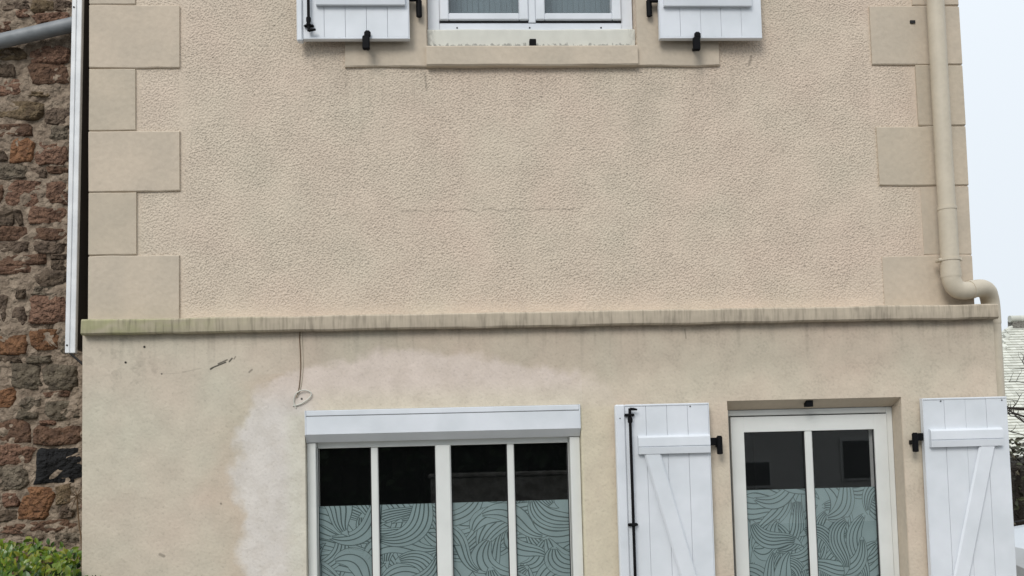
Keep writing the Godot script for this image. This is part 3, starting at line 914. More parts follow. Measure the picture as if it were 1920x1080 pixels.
func downpipe() -> void:
	var t := thing("downpipe", "beige painted downpipe bending round the house corner over the ledge", "downpipe")
	var st := mb()
	tube(st, [Vector3(2.758, 5.75, 0.032), Vector3(2.760, 3.40, 0.032), Vector3(2.762, 3.105, 0.032)], fill(3, 0.0475), 20)
	part("pipe", st, M.pipe, t)
	st = mb()
	tube(st, [Vector3(2.762, 3.11, 0.032), Vector3(2.763, 2.80, 0.032)], fill(2, 0.0495), 20)
	part("pipe", st, M.pipe, t)
	st = mb()
	tube(st, [Vector3(2.762, 3.112, 0.032), Vector3(2.762, 3.096, 0.032)], fill(2, 0.0522), 20)
	part("socket", st, M.pipe, t)
	st = mb()
	tube(st, [Vector3(2.763, 2.815, 0.032), Vector3(2.7635, 2.762, 0.032), Vector3(2.764, 2.758, 0.032), Vector3(2.7645, 2.715, 0.032), Vector3(2.7645, 2.711, 0.032)], [0.0515, 0.0515, 0.0545, 0.0545, 0.051], 20)
	part("socket", st, M.pipe, t)
	st = mb()
	tube(st, [Vector3(2.763, 2.806, 0.032), Vector3(2.763, 2.818, 0.032)], fill(2, 0.0555), 20)
	cbox(st, Vector3(2.696, 2.803, -0.01), Vector3(2.718, 2.821, 0.045), 0.004)
	cbox(st, Vector3(2.810, 2.803, -0.01), Vector3(2.830, 2.821, 0.045), 0.004)
	cbox(st, Vector3(2.755, 2.806, -0.05), Vector3(2.771, 2.818, -0.018), 0.003)
	part("pipe_clip", st, M.pipe, t)
	var e := smooth_path([Vector3(2.7645, 2.716, 0.032), Vector3(2.768, 2.690, 0.032), Vector3(2.784, 2.658, 0.031), Vector3(2.812, 2.640, 0.028), Vector3(2.850, 2.637, 0.022), Vector3(2.890, 2.645, 0.012)], 5)
	st = mb()
	tube(st, e, fill(e.size(), 0.0505), 20)
	part("elbow", st, M.pipe, t)
	st = mb()
	tube(st, [Vector3(2.872, 2.641, 0.017), Vector3(2.896, 2.646, 0.010)], fill(2, 0.0535), 20)
	part("socket", st, M.pipe, t)
	e = smooth_path([Vector3(2.886, 2.644, 0.013), Vector3(2.930, 2.652, -0.002), Vector3(2.975, 2.655, -0.025), Vector3(3.020, 2.640, -0.055), Vector3(3.050, 2.600, -0.085), Vector3(3.062, 2.545, -0.098), Vector3(3.064, 2.46, -0.1)], 6)
	st = mb()
	tube(st, e, fill(e.size(), 0.0500), 20)
	part("elbow", st, M.pipe, t)
	st = mb()
	tube(st, [Vector3(3.064, 2.48, -0.1), Vector3(3.064, 0.05, -0.1)], fill(2, 0.0475), 20)
	part("pipe", st, M.pipe, t)

func wall_cable() -> void:
	var t := thing("cable", "thin loose cable hanging from the ledge and curled round a drill hole", "cable")
	for q in [[0.0, 0.0024], [0.012, 0.0022]]:
		var st := mb()
		var x: float = q[0]
		var e := smooth_path([Vector3(-0.868 + x * 0.4, 2.474, 0.006), Vector3(-0.872 + x, 2.44, 0.004), Vector3(-0.869 + x, 2.36, 0.003), Vector3(-0.868 + x, 2.28, 0.003), Vector3(-0.874 + x * 0.8, 2.20, 0.003), Vector3(-0.882 + x * 0.5, 2.15, 0.004), Vector3(-0.893 + x * 0.2, 2.118, 0.006)], 5)
		tube(st, e, fill(e.size(), q[1]), 6)
		part("wire", st, M.pipe if x > 0 else M.straw, t)
	var lp := mb()
	var e2 := smooth_path([Vector3(-0.896, 2.060, 0.004), Vector3(-0.906, 2.095, 0.007), Vector3(-0.898, 2.130, 0.012), Vector3(-0.872, 2.152, 0.014), Vector3(-0.838, 2.155, 0.012), Vector3(-0.812, 2.140, 0.01), Vector3(-0.818, 2.118, 0.01), Vector3(-0.846, 2.095, 0.009), Vector3(-0.880, 2.078, 0.007), Vector3(-0.912, 2.074, 0.005)], 5)
	tube(lp, e2, fill(e2.size(), 0.0034), 6)
	part("loop", lp, M.sill_paint, t)

# ---------------------------------------------------------------- stone wall
const STONES := "-2661,4575,174,60,d;-2503,4568,143,73,m;-2375,4572,115,67,d;-2613,4523,79,57,r;-2737,4439,95,66,r;-2438,4488,241,73,r;-2689,4270,189,73,m;-2462,4269,253,113,r;-2458,4147,247,120,r;-2703,4068,158,113,r;-2719,4177,126,86,d;-2520,4020,132,30,m;-2636,3925,289,117,m;-2409,3882,152,100,d;-2672,3797,213,77,r;-2392,3785,117,83,g;-2615,3676,139,155,o;-2443,3663,208,152,r;-2749,3644,94,76,d;-2680,3542,194,90,g;-2525,3543,104,66,d;-2401,3553,126,50,r;-2599,3411,216,149,r;-2406,3411,135,138,r;-2758,3403,73,134,r;-2713,3263,122,95,d;-2629,3267,41,91,d;-2464,3275,241,100,r;-2668,3167,212,87,r;-2670,3087,205,74,d;-2445,3163,197,77,r;-2444,3082,178,77,d;-2617,3007,311,66,r;-2397,3026,103,31,d;-2394,2973,97,66,d;-2660,2950,224,52,r;-2439,2893,187,93,d;-2449,2818,196,51,g;-2612,2803,56,52,d;-2453,2706,218,154,r;-2621,2673,87,101,d;-2741,2711,94,165,d;-2711,2601,114,31,k;-2507,2609,171,41,k;-2672,2500,192,125,o;-2466,2522,171,118,o;-2356,2497,44,109,g;-2686,2411,161,41,d;-2506,2409,152,44,g;-2582,2312,183,147,g;-2388,2302,196,147,g;-2705,2182,133,107,o;-2404,2198,155,38,r;-2551,2153,133,63,g;-2364,2106,211,119,g;-2570,2086,130,66,g;-2655,1982,216,141,r;-2450,2032,99,28,r;-2400,1955,284,121,r;-2650,1850,225,116,r;-2391,1773,269,208,k;-2664,1712,194,146,g;-2513,1568,200,196,o;-2662,1580,98,90,r;-2360,1604,96,112,m;-2344,1505,83,77,d;-2691,1493,135,66,d;-2669,1415,177,61,r;-2428,1422,282,74,r;-2596,1360,250,45,d;-2336,1352,160,55,g"

# a rough stone: an uneven outline, a broken, nearly flat face standing a little out of the mortar
func stone(st: SurfaceTool, w: float, h: float, rise: float, r: RandomNumberGenerator) -> void:
	var n := 14
	var rings := [[1.05, -0.03], [0.99, rise * 0.35], [0.86, rise], [0.45, rise]]
	var out := []
	var pw := r.randf_range(0.30, 0.55)
	var tilt := Vector2(r.randf_range(-0.10, 0.10), r.randf_range(-0.16, 0.10))
	var spin := r.randf() * TAU
	var skew := r.randf_range(-0.25, 0.25)
	for k in n:
		var a := TAU * k / n + spin + r.randf_range(-0.14, 0.14)
		var c := cos(a)
		var s := sin(a)
		var q := Vector2(signf(c) * pow(absf(c), pw) * w * 0.5, signf(s) * pow(absf(s), pw) * h * 0.5)
		q = q * r.randf_range(0.80, 1.05)
		q.x += q.y * skew
		out.append(q)
	var pts := []
	for e in rings:
		var row := []
		for k in n:
			var q: Vector2 = out[k] * (e[0] + r.randf_range(-0.03, 0.03))
			row.append(Vector3(q.x, q.y, e[1] + (r.randf_range(-0.40, 0.40) * rise + tilt.dot(q) if e[1] > 0 else 0.0)))
		pts.append(row)
	var mid := Vector3(r.randf_range(-0.1, 0.1) * w, r.randf_range(-0.1, 0.1) * h, rise * r.randf_range(0.6, 1.3))
	for e in rings.size() - 1:
		for k in n:
			var q := (k + 1) % n
			quad(st, pts[e][k], pts[e][q], pts[e + 1][q], pts[e + 1][k], Vector3(out[k].x, out[k].y, 0.3 if e > 0 else 0.02))
	for k in n:
		tri(st, pts[-1][k], pts[-1][(k + 1) % n], mid, Vector3(0, 0, 1))

func stone_wall() -> void:
	var t := thing("stone_wall", "old rubble stone wall in brown and rust tones beside the beige house", "stone wall", Vector3(-2.6, 0, -0.6))
	var r := RandomNumberGenerator.new()
	r.seed = 501
	var n := noise(61, 3.5, 5)
	var st := mb()
	var nx := 96
	var ny := 260
	var f := func(i: int, k: int) -> Vector3:
		var x := -1.6 + 2.2 * i / nx
		var y := 5.6 * k / ny
		return Vector3(x, y, 0.0235 + 0.020 * n.get_noise_2d(x, y) + 0.022 * n.get_noise_2d(x * 3.5 + 9, y * 5.0))
	for k in ny:
		for i in nx:
			for v in [[i, k], [i, k + 1], [i + 1, k + 1], [i, k], [i + 1, k + 1], [i + 1, k]]:
				st.add_vertex(f.call(v[0], v[1]))
	part("mortar", st, M.mortar, t, true)
	bx("wall_core", Vector3(-1.6, 0, -0.5), Vector3(0.6, 5.6, -0.03), M.mortar, t, 0.0)
	var places := []
	for s in STONES.split(";"):
		var a := s.split(",")
		places.append([float(a[0]) / 1000 + 2.6, float(a[1]) / 1000, float(a[2]) / 1000, float(a[3]) / 1000, a[4]])
	# the rest of the wall, course by course
	for band in [[-1.55, -0.19, 0.3, 5.5], [-0.19, 0.27, 0.2, 1.28], [-0.19, 0.27, 4.64, 5.5], [0.34, 0.58, 0.3, 5.5]]:
		var y: float = band[2]
		while y < band[3] - 0.06:
			var h := minf(r.randf_range(0.06, 0.15), band[3] - y)
			var x: float = band[0]
			while x < band[1] - 0.05:
				var w := minf(r.randf_range(0.10, 0.28), band[1] - x)
				places.append([x + w / 2, y + h / 2, w - 0.018, h - 0.014, "rdrrdogmrg"[r.randi() % 10]])
				x += w
			y += h
	for q in places:
		var sm := mb()
		var rise := 0.021 + r.randf_range(-0.006, 0.008) + (0.005 if q[4] in "ok" and q[3] > 0.1 else 0.0)
		if q[4] == "k" and q[3] < 0.1:
			rise = 0.012
		stone(sm, q[2] * 1.10, q[3] * 1.16, rise, r)
		var v: int = r.randi() % {"r": 3, "k": 1}.get(q[4], 2)
		var key: String = q[4]
		if key == "k" and q[3] < 0.1:
			key = "d"
		var o := part("stone", sm, M["stone_%s%d" % [key, v % (3 if key == "r" else (1 if key == "k" else 2))]], t, true)
		o.position = Vector3(q[0], q[1], 0.012)
		o.rotation.z = r.randf_range(-0.06, 0.06)
	# grey waste pipe on the stone wall
	var p := thing("waste_pipe", "sloping grey plastic pipe fixed across the stone wall", "pipe")
	var pm := mb()
	tube(pm, [Vector3(-3.9, 4.03, -0.50), Vector3(-2.70, 4.32, -0.50), Vector3(-2.19, 4.443, -0.50)], fill(3, 0.043), 18)
	part("pipe", pm, M.grey_pipe, p)
	for x in [-3.35]:
		var c := mb()
		tube(c, [Vector3(x - 0.012, 4.16, -0.5), Vector3(x + 0.012, 4.166, -0.5)], fill(2, 0.048), 18)
		cbox(c, Vector3(x - 0.01, 4.15, -0.60), Vector3(x + 0.01, 4.18, -0.53), 0.002)
		part("pipe_clip", c, M.grey_pipe, p)

func sign_board() -> void:
	var t := thing("projecting_board", "tall dark board with a white metal edge standing out between stone wall and house", "board", Vector3(-2.217, 2.415, -0.32))
	t.rotation.z = 0.0
	var lean := Transform3D(Basis(Vector3(0, 0, 1), -0.0157), Vector3.ZERO)
	var a := mb()
	cbox(a, Vector3(-0.029, 0.0, -0.02), Vector3(-0.003, 2.6, 0.012), 0.003, lean)
	cbox(a, Vector3(0.0005, 0.0, -0.02), Vector3(0.029, 2.6, 0.012), 0.003, lean)
	cbox(a, Vector3(-0.0035, 0.002, -0.02), Vector3(0.001, 2.6, 0.006), 0.0, lean)
	part("edge_profile", a, M.aluminium, t)
	var b := mb()
	cbox(b, Vector3(-0.024, 0.03, -0.27), Vector3(0.026, 2.6, -0.021), 0.002, lean)
	part("board_face", b, M.dark_panel, t)
	for y in [0.045, 2.02]:
		var s := mb()
		tube(s, [Vector3(-0.017 + y * 0.0157, y, 0.010), Vector3(-0.017 + y * 0.0157, y, 0.0145)], fill(2, 0.0055), 8)
		part("screw", s, M.gasket, t)
	var br := mb()
	for d in [0.0, 0.03]:
		tube(br, [Vector3(-0.018 + d * 0.4, 0.004, -0.03 + d), Vector3(0.10 + d * 0.4, -0.105, -0.03 + d)], fill(2, 0.006), 6)
	part("stay_rod", br, M.dark_panel, t)

# ---------------------------------------------------------------- plants
func leaf_mesh(length: float, wide: float, m: Material) -> ArrayMesh:
	var st := mb()
	var rows := [[0.0, 0.02], [0.25, 0.38], [0.55, 0.5], [0.82, 0.30], [1.0, 0.0]]
	for i in rows.size() - 1:
		var a = rows[i]
		var b = rows[i + 1]
		for s in [-1.0, 1.0]:
			var fold := 0.28
			var za: float = -0.22 * a[0] * a[0] * length
			var zb: float = -0.22 * b[0] * b[0] * length
			var p0 := Vector3(0, a[0] * length, za)
			var p1 := Vector3(s * a[1] * wide, a[0] * length, za + fold * a[1] * wide)
			var p2 := Vector3(s * b[1] * wide, b[0] * length, zb + fold * b[1] * wide)
			var p3 := Vector3(0, b[0] * length, zb)
			quad(st, p0, p1, p2, p3, Vector3(0, 0, 1))
	return mesh_of(st, m)

func shrub() -> void:
	var t := thing("shrub", "leafy yellow-green evergreen shrub at the foot of the stone wall", "shrub", Vector3(-2.5, 0, 0.08))
	var r := RandomNumberGenerator.new()
	r.seed = 77
	var st := mb()
	var tips := []
	for k in 60:
		var top := Vector3(r.randf_range(-0.85, 0.60), r.randf_range(1.18, 1.34), r.randf_range(-0.42, 0.36))
		if top.x > 0.42:
			top.y -= 0.09
		tips.append(top)
		tube(st, [Vector3(top.x * 0.4, 0, top.z * 0.4), Vector3(top.x * 0.75, 0.6, top.z * 0.7), top], [0.012, 0.008, 0.003], 5, false)
	part("stem", st, M.bark, t)
	var kinds := []
	for m in M.leaf:
		kinds.append(leaf_mesh(0.045, 0.026, m))
		kinds.append(leaf_mesh(0.033, 0.019, m))
	var spots := []
	for k in 7600:
		var q := Vector3(r.randf_range(-1.0, 0.60), 0, r.randf_range(-0.46, 0.36))
		var bump := 0.035 * sin(q.x * 9.0 + 1.0) + 0.03 * sin(q.x * 23.0 + q.z * 7.0) + 0.025 * sin(q.z * 17.0)
		var roof := 1.318 + bump * 0.8 - 0.16 * sstep(0.36, 0.60, q.x) - 0.1 * sstep(0.2, 0.42, q.z)
		var depth := pow(r.randf(), 1.6) * 0.55
		q.y = roof - depth
		if r.randf() < 0.3:
			q.z = 0.36 + r.randf_range(-0.05, 0.06)
			q.y = roof - 0.02 - r.randf() * 0.9
		var young := depth < 0.09 and q.y > 1.2
		var kind := 0
		if young:
			kind = [0, 0, 1, 1, 4, 2][r.randi() % 6]
		else:
			kind = [1, 2, 2, 3, 3][r.randi() % 5]
		var b := Basis.from_euler(Vector3(r.randf_range(-1.3, 0.5) if not young else r.randf_range(-0.9, 0.4), r.randf_range(-PI, PI) if r.randf() < 0.4 else r.randf_range(-0.9, 0.9), r.randf_range(-1.0, 1.0)))
		b = b.scaled(Vector3.ONE * r.randf_range(0.75, 1.3))
		spots.append([q, b, kind * 2 + (r.randi() % 2), q.y + q.z * 0.55 + (0.0 if q.x > -0.35 else -0.6)])
	spots.sort_custom(func(a, b): return a[3] > b[3])
	var left := {}
	for k in spots.size():
		var s = spots[k]
		var tr := Transform3D(s[1], s[0])
		if k < 300:
			again(kinds[s[2]], "leaf", t, tr)
		else:
			left.get_or_add(s[2], []).append(tr)
	for kind in left:
		var mm := MultiMesh.new()
		mm.transform_format = MultiMesh.TRANSFORM_3D
		mm.mesh = kinds[kind]
		mm.instance_count = left[kind].size()
		for i in left[kind].size():
			mm.set_instance_transform(i, left[kind][i])
		var o := MultiMeshInstance3D.new()
		o.multimesh = mm
		o.name = called_in(t, "foliage")
		o.set_meta("kind", "stuff")
		t.add_child(o, true)

func dry_weed() -> void:
	var t := thing("dry_weed", "dead brown flower stalk with a spiky round head, rising from the shrub", "weed", Vector3(-2.135, 1.2, -0.25))
	var st := mb()
	tube(st, smooth_path([Vector3(0.02, -0.4, 0), Vector3(0.012, 0.1, 0), Vector3(-0.005, 0.25, 0), Vector3(-0.018, 0.41, 0.0)], 4), fill(13, 0.0042), 6)
	part("stalk", st, M.straw, t)
	var r := RandomNumberGenerator.new()
	r.seed = 5
	var h := mb()
	for k in 46:
		var d := Vector3(r.randfn(), r.randfn() * 0.8, r.randfn()).normalized() * r.randf_range(0.05, 0.11)
		tube(h, [Vector3(-0.018, 0.41, 0), Vector3(-0.018, 0.41, 0) + d], [0.0012, 0.0009], 4, false)
	part("seed_head", h, M.straw, t)

func leaf_mass(t: Node3D, lo: Vector3, hi: Vector3, count: int, size: float, tints: Array, r: RandomNumberGenerator) -> void:
	var mm := MultiMesh.new()
	mm.transform_format = MultiMesh.TRANSFORM_3D
	mm.use_colors = true
	mm.mesh = leaf_mesh(size, size * 0.6, M.hedge_leaf)
	mm.instance_count = count
	var wav := noise(r.randi() % 1000, 0.9, 3)
	for i in count:
		var q := Vector3(r.randf_range(lo.x, hi.x), 0, 0)
		var f := r.randf()
		q.y = lerpf(lo.y, hi.y, r.randf())
		q.z = lerpf(lo.z, hi.z, f)
		var swell := wav.get_noise_2d(q.x * 1.4, q.y * 1.4) * 0.18
		if r.randf() < 0.6:
			q.z = (hi.z if r.randf() < 0.5 else lo.z) + swell * (1 if f > 0.5 else -1) + r.randfn() * 0.04
		elif r.randf() < 0.7:
			q.y = hi.y + swell + r.randfn() * 0.05
		mm.set_instance_transform(i, Transform3D(Basis.from_euler(Vector3(r.randf_range(-PI, PI), r.randf_range(-PI, PI), r.randf_range(-PI, PI))).scaled(Vector3.ONE * r.randf_range(0.6, 1.4)), q))
		var c: Color = tints[r.randi() % tints.size()]
		mm.set_instance_color(i, c * r.randf_range(0.7, 1.3))
	var o := MultiMeshInstance3D.new()
	o.multimesh = mm
	o.name = called_in(t, "foliage")
	o.set_meta("kind", "stuff")
	t.add_child(o, true)

func hedge(called: String, label: String, lo: Vector3, hi: Vector3, count: int, size: float, tints: Array, seed_: int) -> void:
	var t := thing(called, label, "hedge", Vector3((lo.x + hi.x) / 2, 0, (lo.z + hi.z) / 2))
	var r := RandomNumberGenerator.new()
	r.seed = seed_
	var half := (hi - lo) / 2
	leaf_mass(t, Vector3(-half.x, 0, -half.z), Vector3(half.x, hi.y, half.z), count, size, tints, r)
	var st := mb()
	var k := -half.x + 0.2
	while k < half.x:
		tube(st, [Vector3(k, 0, 0), Vector3(k + r.randf_range(-0.1, 0.1), hi.y * 0.5, r.randf_range(-0.1, 0.1)), Vector3(k + r.randf_range(-0.2, 0.2), hi.y * 0.95, r.randf_range(-0.2, 0.2))], [0.04, 0.025, 0.008], 5, false)
		k += 0.35
	part("branch", st, M.bark, t)
	# dense inner growth, uneven all over
	var core := mb()
	var n := noise(seed_ + 9, 0.8, 4)
	var cols := int((hi.x - lo.x) / 0.3)
	for i in cols:
		var x := -half.x + 0.15 + i * (2 * half.x - 0.3) / cols
		var w := (2 * half.x - 0.3) / cols
		var top := hi.y * (0.86 + 0.09 * n.get_noise_1d(x * 4))
		cbox(core, Vector3(x - 0.03, 0.02, -half.z * (0.62 + 0.2 * n.get_noise_1d(x * 3 + 50))), Vector3(x + w + 0.03, top, half.z * (0.62 + 0.2 * n.get_noise_1d(x * 3 + 90))), 0.08)
	part("inner_growth", core, M.bark, t).set_meta("kind", "stuff")

func limb(st: SurfaceTool, twigs: SurfaceTool, p: Vector3, d: Vector3, length: float, rad: float, depth: int, r: RandomNumberGenerator) -> void:
	var pts := [p]
	var rr := [rad]
	var q := p
	for k in 4:
		d = (d + Vector3(r.randf_range(-0.5, 0.5), r.randf_range(-0.3, 0.45), r.randf_range(-0.5, 0.5)) * (0.5 if depth > 2 else 1.0)).normalized()
		q += d * length / 4
		pts.append(q)
		rr.append(rad * (1.0 - 0.16 * (k + 1)))
	tube(st if depth > 2 else twigs, pts, rr, 7 if depth > 2 else 4, false)
	if depth == 0:
		return
	for k in (4 if depth > 1 else 3):
		var at: Vector3 = pts[1 + (k % 4)]
		var nd := (d * 0.5 + Vector3(r.randf_range(-1, 1), r.randf_range(-0.3, 1), r.randf_range(-1, 1))).normalized()
		limb(st, twigs, at, nd, length * r.randf_range(0.38, 0.62), maxf(rad * 0.5, 0.005), depth - 1, r)

func bare_tree() -> void:
	var t := thing("bare_tree", "leafless dark tree with crooked twigs in front of the lichened roof", "tree", Vector3(7.75, 0, -6.2))
	var r := RandomNumberGenerator.new()
	r.seed = 23
	var st := mb()
	tube(st, [Vector3(0, -0.1, 0), Vector3(0.05, 0.9, 0), Vector3(-0.02, 1.7, 0.03), Vector3(0.0, 2.3, 0)], [0.13, 0.10, 0.085, 0.06], 10, false)
	part("trunk", st, M.bark, t)
	var tw := mb()
	for b in [[Vector3(0.0, 1.85, 0), Vector3(-1.0, 0.28, 0.02), 1.15, 0.040], [Vector3(0, 2.05, 0), Vector3(-1.0, 0.10, 0.0), 1.15, 0.032], [Vector3(0, 2.2, 0), Vector3(-0.5, 0.9, 0.2), 0.7, 0.035], [Vector3(0, 2.2, 0), Vector3(0.6, 0.9, -0.2), 0.8, 0.04], [Vector3(0, 1.7, 0), Vector3(0.9, 0.5, 0.3), 0.9, 0.04], [Vector3(0, 1.5, 0), Vector3(-0.9, 0.15, 0.3), 1.0, 0.03]]:
		var ls := mb()
		limb(ls, tw, b[0], b[1], b[2], b[3], 3, r)
		part("limb", ls, M.bark, t)
	part("twigs", tw, M.bark, t).set_meta("kind", "stuff")

# ---------------------------------------------------------------- beyond
func far_house() -> void:
	var t := thing("far_house", "low house far behind the hedge with a pale lichened slate roof", "house", Vector3(18.35, -1.6, -25))
	var r := RandomNumberGenerator.new()
	r.seed = 99
	bx("wall", Vector3(-2.9, 0, -3.0), Vector3(8, 2.75, 3.0), M.far_wall, t, 0.0)
	# roof planes: ridge at y 6.9 above the base, hipped towards the viewer's house
	var e := 3.5
	var hy := 6.88
	var ey := 2.62
	var st := mb()
	quad(st, Vector3(-e, ey, e), Vector3(9, ey, e), Vector3(9, hy, 0), Vector3(0, hy, 0), Vector3(0, 1, 1))
	quad(st, Vector3(-e, ey, -e), Vector3(9, ey, -e), Vector3(9, hy, 0), Vector3(0, hy, 0), Vector3(0, 1, -1))
	tri(st, Vector3(-e, ey, e), Vector3(-e, ey, -e), Vector3(0, hy, 0), Vector3(-1, 1, 0))
	tri(st, Vector3(9, ey, e), Vector3(9, ey, -e), Vector3(9, hy, 0), Vector3(1, 0, 0))
	part("roof", st, M.ridge, t)
	var slope := Vector3(0, hy - ey, -e)
	var run := slope.length()
	var up := slope.normalized()
	var face := Vector3(0, e, hy - ey).normalized()
	var sm := []
	for v in 8:
		var s := mb()
		cbox(s, Vector3(-0.098, 0, -0.050), Vector3(0.097 + 0.002 * (v % 3), 0.200, 0.010), 0.004)
		sm.append(mesh_of(s, M.slate[v % 4]))
	var rest := {}
	var shown := 0
	var course := 0.118
	var rows := int(run / course)
	for k in rows:
		var f := k * course / run
		var x := -e * (1.0 - f) + 0.05 + (0.1 if k % 2 == 1 else 0.0)
		while x < 4.6:
			var p := Vector3(x + r.randf_range(-0.006, 0.006), ey, e) + slope * f + face * (0.065 + r.randf_range(0.0, 0.006))
			var b := Basis(Vector3(1, 0, 0), up, face) * Basis.from_euler(Vector3(-0.26 + r.randf_range(-0.02, 0.02), r.randf_range(-0.02, 0.02), r.randf_range(-0.02, 0.02)))
			var v := r.randi() % 8
			if x > -0.55 and x < 0.62 and shown < 300 and k > 2:
				again(sm[v], "slate", t, Transform3D(b, p))
				shown += 1
			else:
				rest.get_or_add(v, []).append(Transform3D(b, p))
			x += 0.2
	# the hipped end
	var hip := Vector3(e, hy - ey, 0)
	var hup := hip.normalized()
	var hface := Vector3(-(hy - ey), e, 0).normalized()
	for k in rows:
		var f := k * course / run
		var z := -e * (1.0 - f) + 0.1 + (0.1 if k % 2 == 1 else 0.0)
		while z < e * (1.0 - f) - 0.05:
			var b := Basis(Vector3(0, 0, 1), hup, hface) * Basis.from_euler(Vector3(-0.26 + r.randf_range(-0.02, 0.02), 0, r.randf_range(-0.02, 0.02)))
			rest.get_or_add(r.randi() % 8, []).append(Transform3D(b, Vector3(-e, ey, z) + hip * f + hface * 0.068))
			z += 0.2
	for v in rest:
		var mm := MultiMesh.new()
		mm.transform_format = MultiMesh.TRANSFORM_3D
		mm.mesh = sm[v]
		mm.instance_count = rest[v].size()
		for i in rest[v].size():
			mm.set_instance_transform(i, rest[v][i])
		var o := MultiMeshInstance3D.new()
		o.multimesh = mm
		o.name = called_in(t, "slating")
		o.set_meta("kind", "stuff")
		t.add_child(o, true)
	bx("ridge_wall", Vector3(0.02, hy - 0.15, -0.16), Vector3(8.9, hy + 0.20, 0.16), M.ridge, t, 0.01)
	for k in 14:
		var s := mb()
		var x := -0.06 + k * 0.34
		tube(s, [Vector3(x, hy + 0.24, 0.1), Vector3(x + 0.30, hy + 0.245, 0.1), Vector3(x + 0.35, hy + 0.24, 0.1)], [0.115, 0.11, 0.095], 12)
		part("ridge_tile", s, M.slate[k % 2], t)

func car() -> void:
	var t := thing("parked_car", "silver-white car parked beyond the house corner, only its nose showing", "car", Vector3(6.72, 0, -2.95))
	# stations along the length: x, underside, waist, top, half width low, half width at the waist, half width at the top
	var sec := [[-2.10, 0.42, 0.60, 0.72, 0.55, 0.60, 0.52], [-2.02, 0.25, 0.62, 0.84, 0.74, 0.78, 0.66], [-1.75, 0.20, 0.68, 0.91, 0.80, 0.84, 0.72], [-1.15, 0.18, 0.80, 0.99, 0.83, 0.86, 0.70], [-0.85, 0.18, 0.84, 1.06, 0.83, 0.86, 0.68], [-0.15, 0.18, 0.88, 1.44, 0.84, 0.86, 0.58], [0.5, 0.18, 0.90, 1.49, 0.84, 0.86, 0.57], [1.25, 0.18, 0.92, 1.46, 0.84, 0.86, 0.56], [1.75, 0.20, 0.93, 1.25, 0.82, 0.85, 0.56], [1.98, 0.25, 0.90, 0.98, 0.78, 0.80, 0.62], [2.05, 0.40, 0.70, 0.80, 0.65, 0.66, 0.55]]
	var rings := []
	for s in sec:
		var ring := []
		for q in [[s[4] * 0.6, s[1]], [s[4], s[1] + 0.08], [(s[4] + s[5]) / 2 + 0.01, (s[1] + s[2]) / 2], [s[5], s[2]], [lerpf(s[5], s[6], 0.5) + 0.02, lerpf(s[2], s[3], 0.55)], [s[6], s[3] - 0.03], [s[6] * 0.6, s[3]], [0.0, s[3] + 0.012]]:
			ring.append(Vector3(s[0], q[1], q[0]))
		for k in range(6, -1, -1):
			ring.append(Vector3(ring[k].x, ring[k].y, -ring[k].z))
		rings.append(ring)
	var st := mb()
	for i in rings.size() - 1:
		for k in rings[0].size():
			var q: int = (k + 1) % rings[0].size()
			var out: Vector3 = (rings[i][k] + rings[i][q]) / 2 - Vector3(sec[i][0], 0.65, 0)
			quad(st, rings[i][k], rings[i][q], rings[i + 1][q], rings[i + 1][k], out)
	for e in [0, rings.size() - 1]:
		for k in range(1, rings[0].size() - 1):
			tri(st, rings[e][0], rings[e][k], rings[e][k + 1], Vector3(-1 if e == 0 else 1, 0, 0))
	part("body", st, M.car_paint, t)
	for s in [-1.0, 1.0]:
		for wn in [[-0.62, -0.10, 0.02, 0.95, 1.36], [-0.02, 0.62, 0.62, 0.96, 1.41], [0.70, 1.60, 1.30, 0.98, 1.38]]:
			var g := mb()
			var zb := 0.868
			var zt := 0.665
			quad(g, Vector3(wn[0], wn[3], s * zb), Vector3(wn[1], wn[3], s * zb), Vector3(minf(wn[1], wn[2] + 0.3), wn[4], s * zt), Vector3(wn[0] + (0.45 if wn[0] < -0.5 else 0.0), wn[4], s * zt), Vector3(0, 0.3, s))
			part("side_window", g, M.car_glass, t)
		var hl := mb()
		cbox(hl, Vector3(-2.04, 0.66, s * 0.62 - 0.14), Vector3(-1.84, 0.80, s * 0.62 + 0.16), 0.03)
		part("headlight", hl, M.car_glass, t)
	var ws := mb()
	quad(ws, Vector3(-0.88, 1.075, -0.62), Vector3(-0.88, 1.075, 0.62), Vector3(-0.20, 1.44, 0.52), Vector3(-0.20, 1.44, -0.52), Vector3(-0.5, 1, 0))
	part("windscreen", ws, M.car_glass, t)
	var bn := mb()
	for s in [-1.0, 1.0]:
		tube(bn, [Vector3(-1.98, 0.862, s * 0.67), Vector3(-1.75, 0.918, s * 0.735), Vector3(-1.15, 1.0, s * 0.715), Vector3(-0.88, 1.06, s * 0.69)], fill(4, 0.006), 5)
	part("bonnet_gap", bn, M.gasket, t)
	bx("bumper", Vector3(-2.14, 0.30, -0.66), Vector3(-1.98, 0.50, 0.66), M.gasket, t, 0.05)
	for x in [-1.35, 1.35]:
		for s in [-1.0, 1.0]:
			var w := mb()
			tube(w, [Vector3(x, 0.31, s * 0.66), Vector3(x, 0.31, s * 0.68), Vector3(x, 0.31, s * 0.85), Vector3(x, 0.31, s * 0.87)], [0.28, 0.31, 0.31, 0.27], 20)
			var o := part("wheel", w, M.tyre, t)
			var rm := mb()
			tube(rm, [Vector3(x, 0.31, s * 0.80), Vector3(x, 0.31, s * 0.878)], [0.20, 0.19], 16)
			part("rim", rm, M.rim, o)

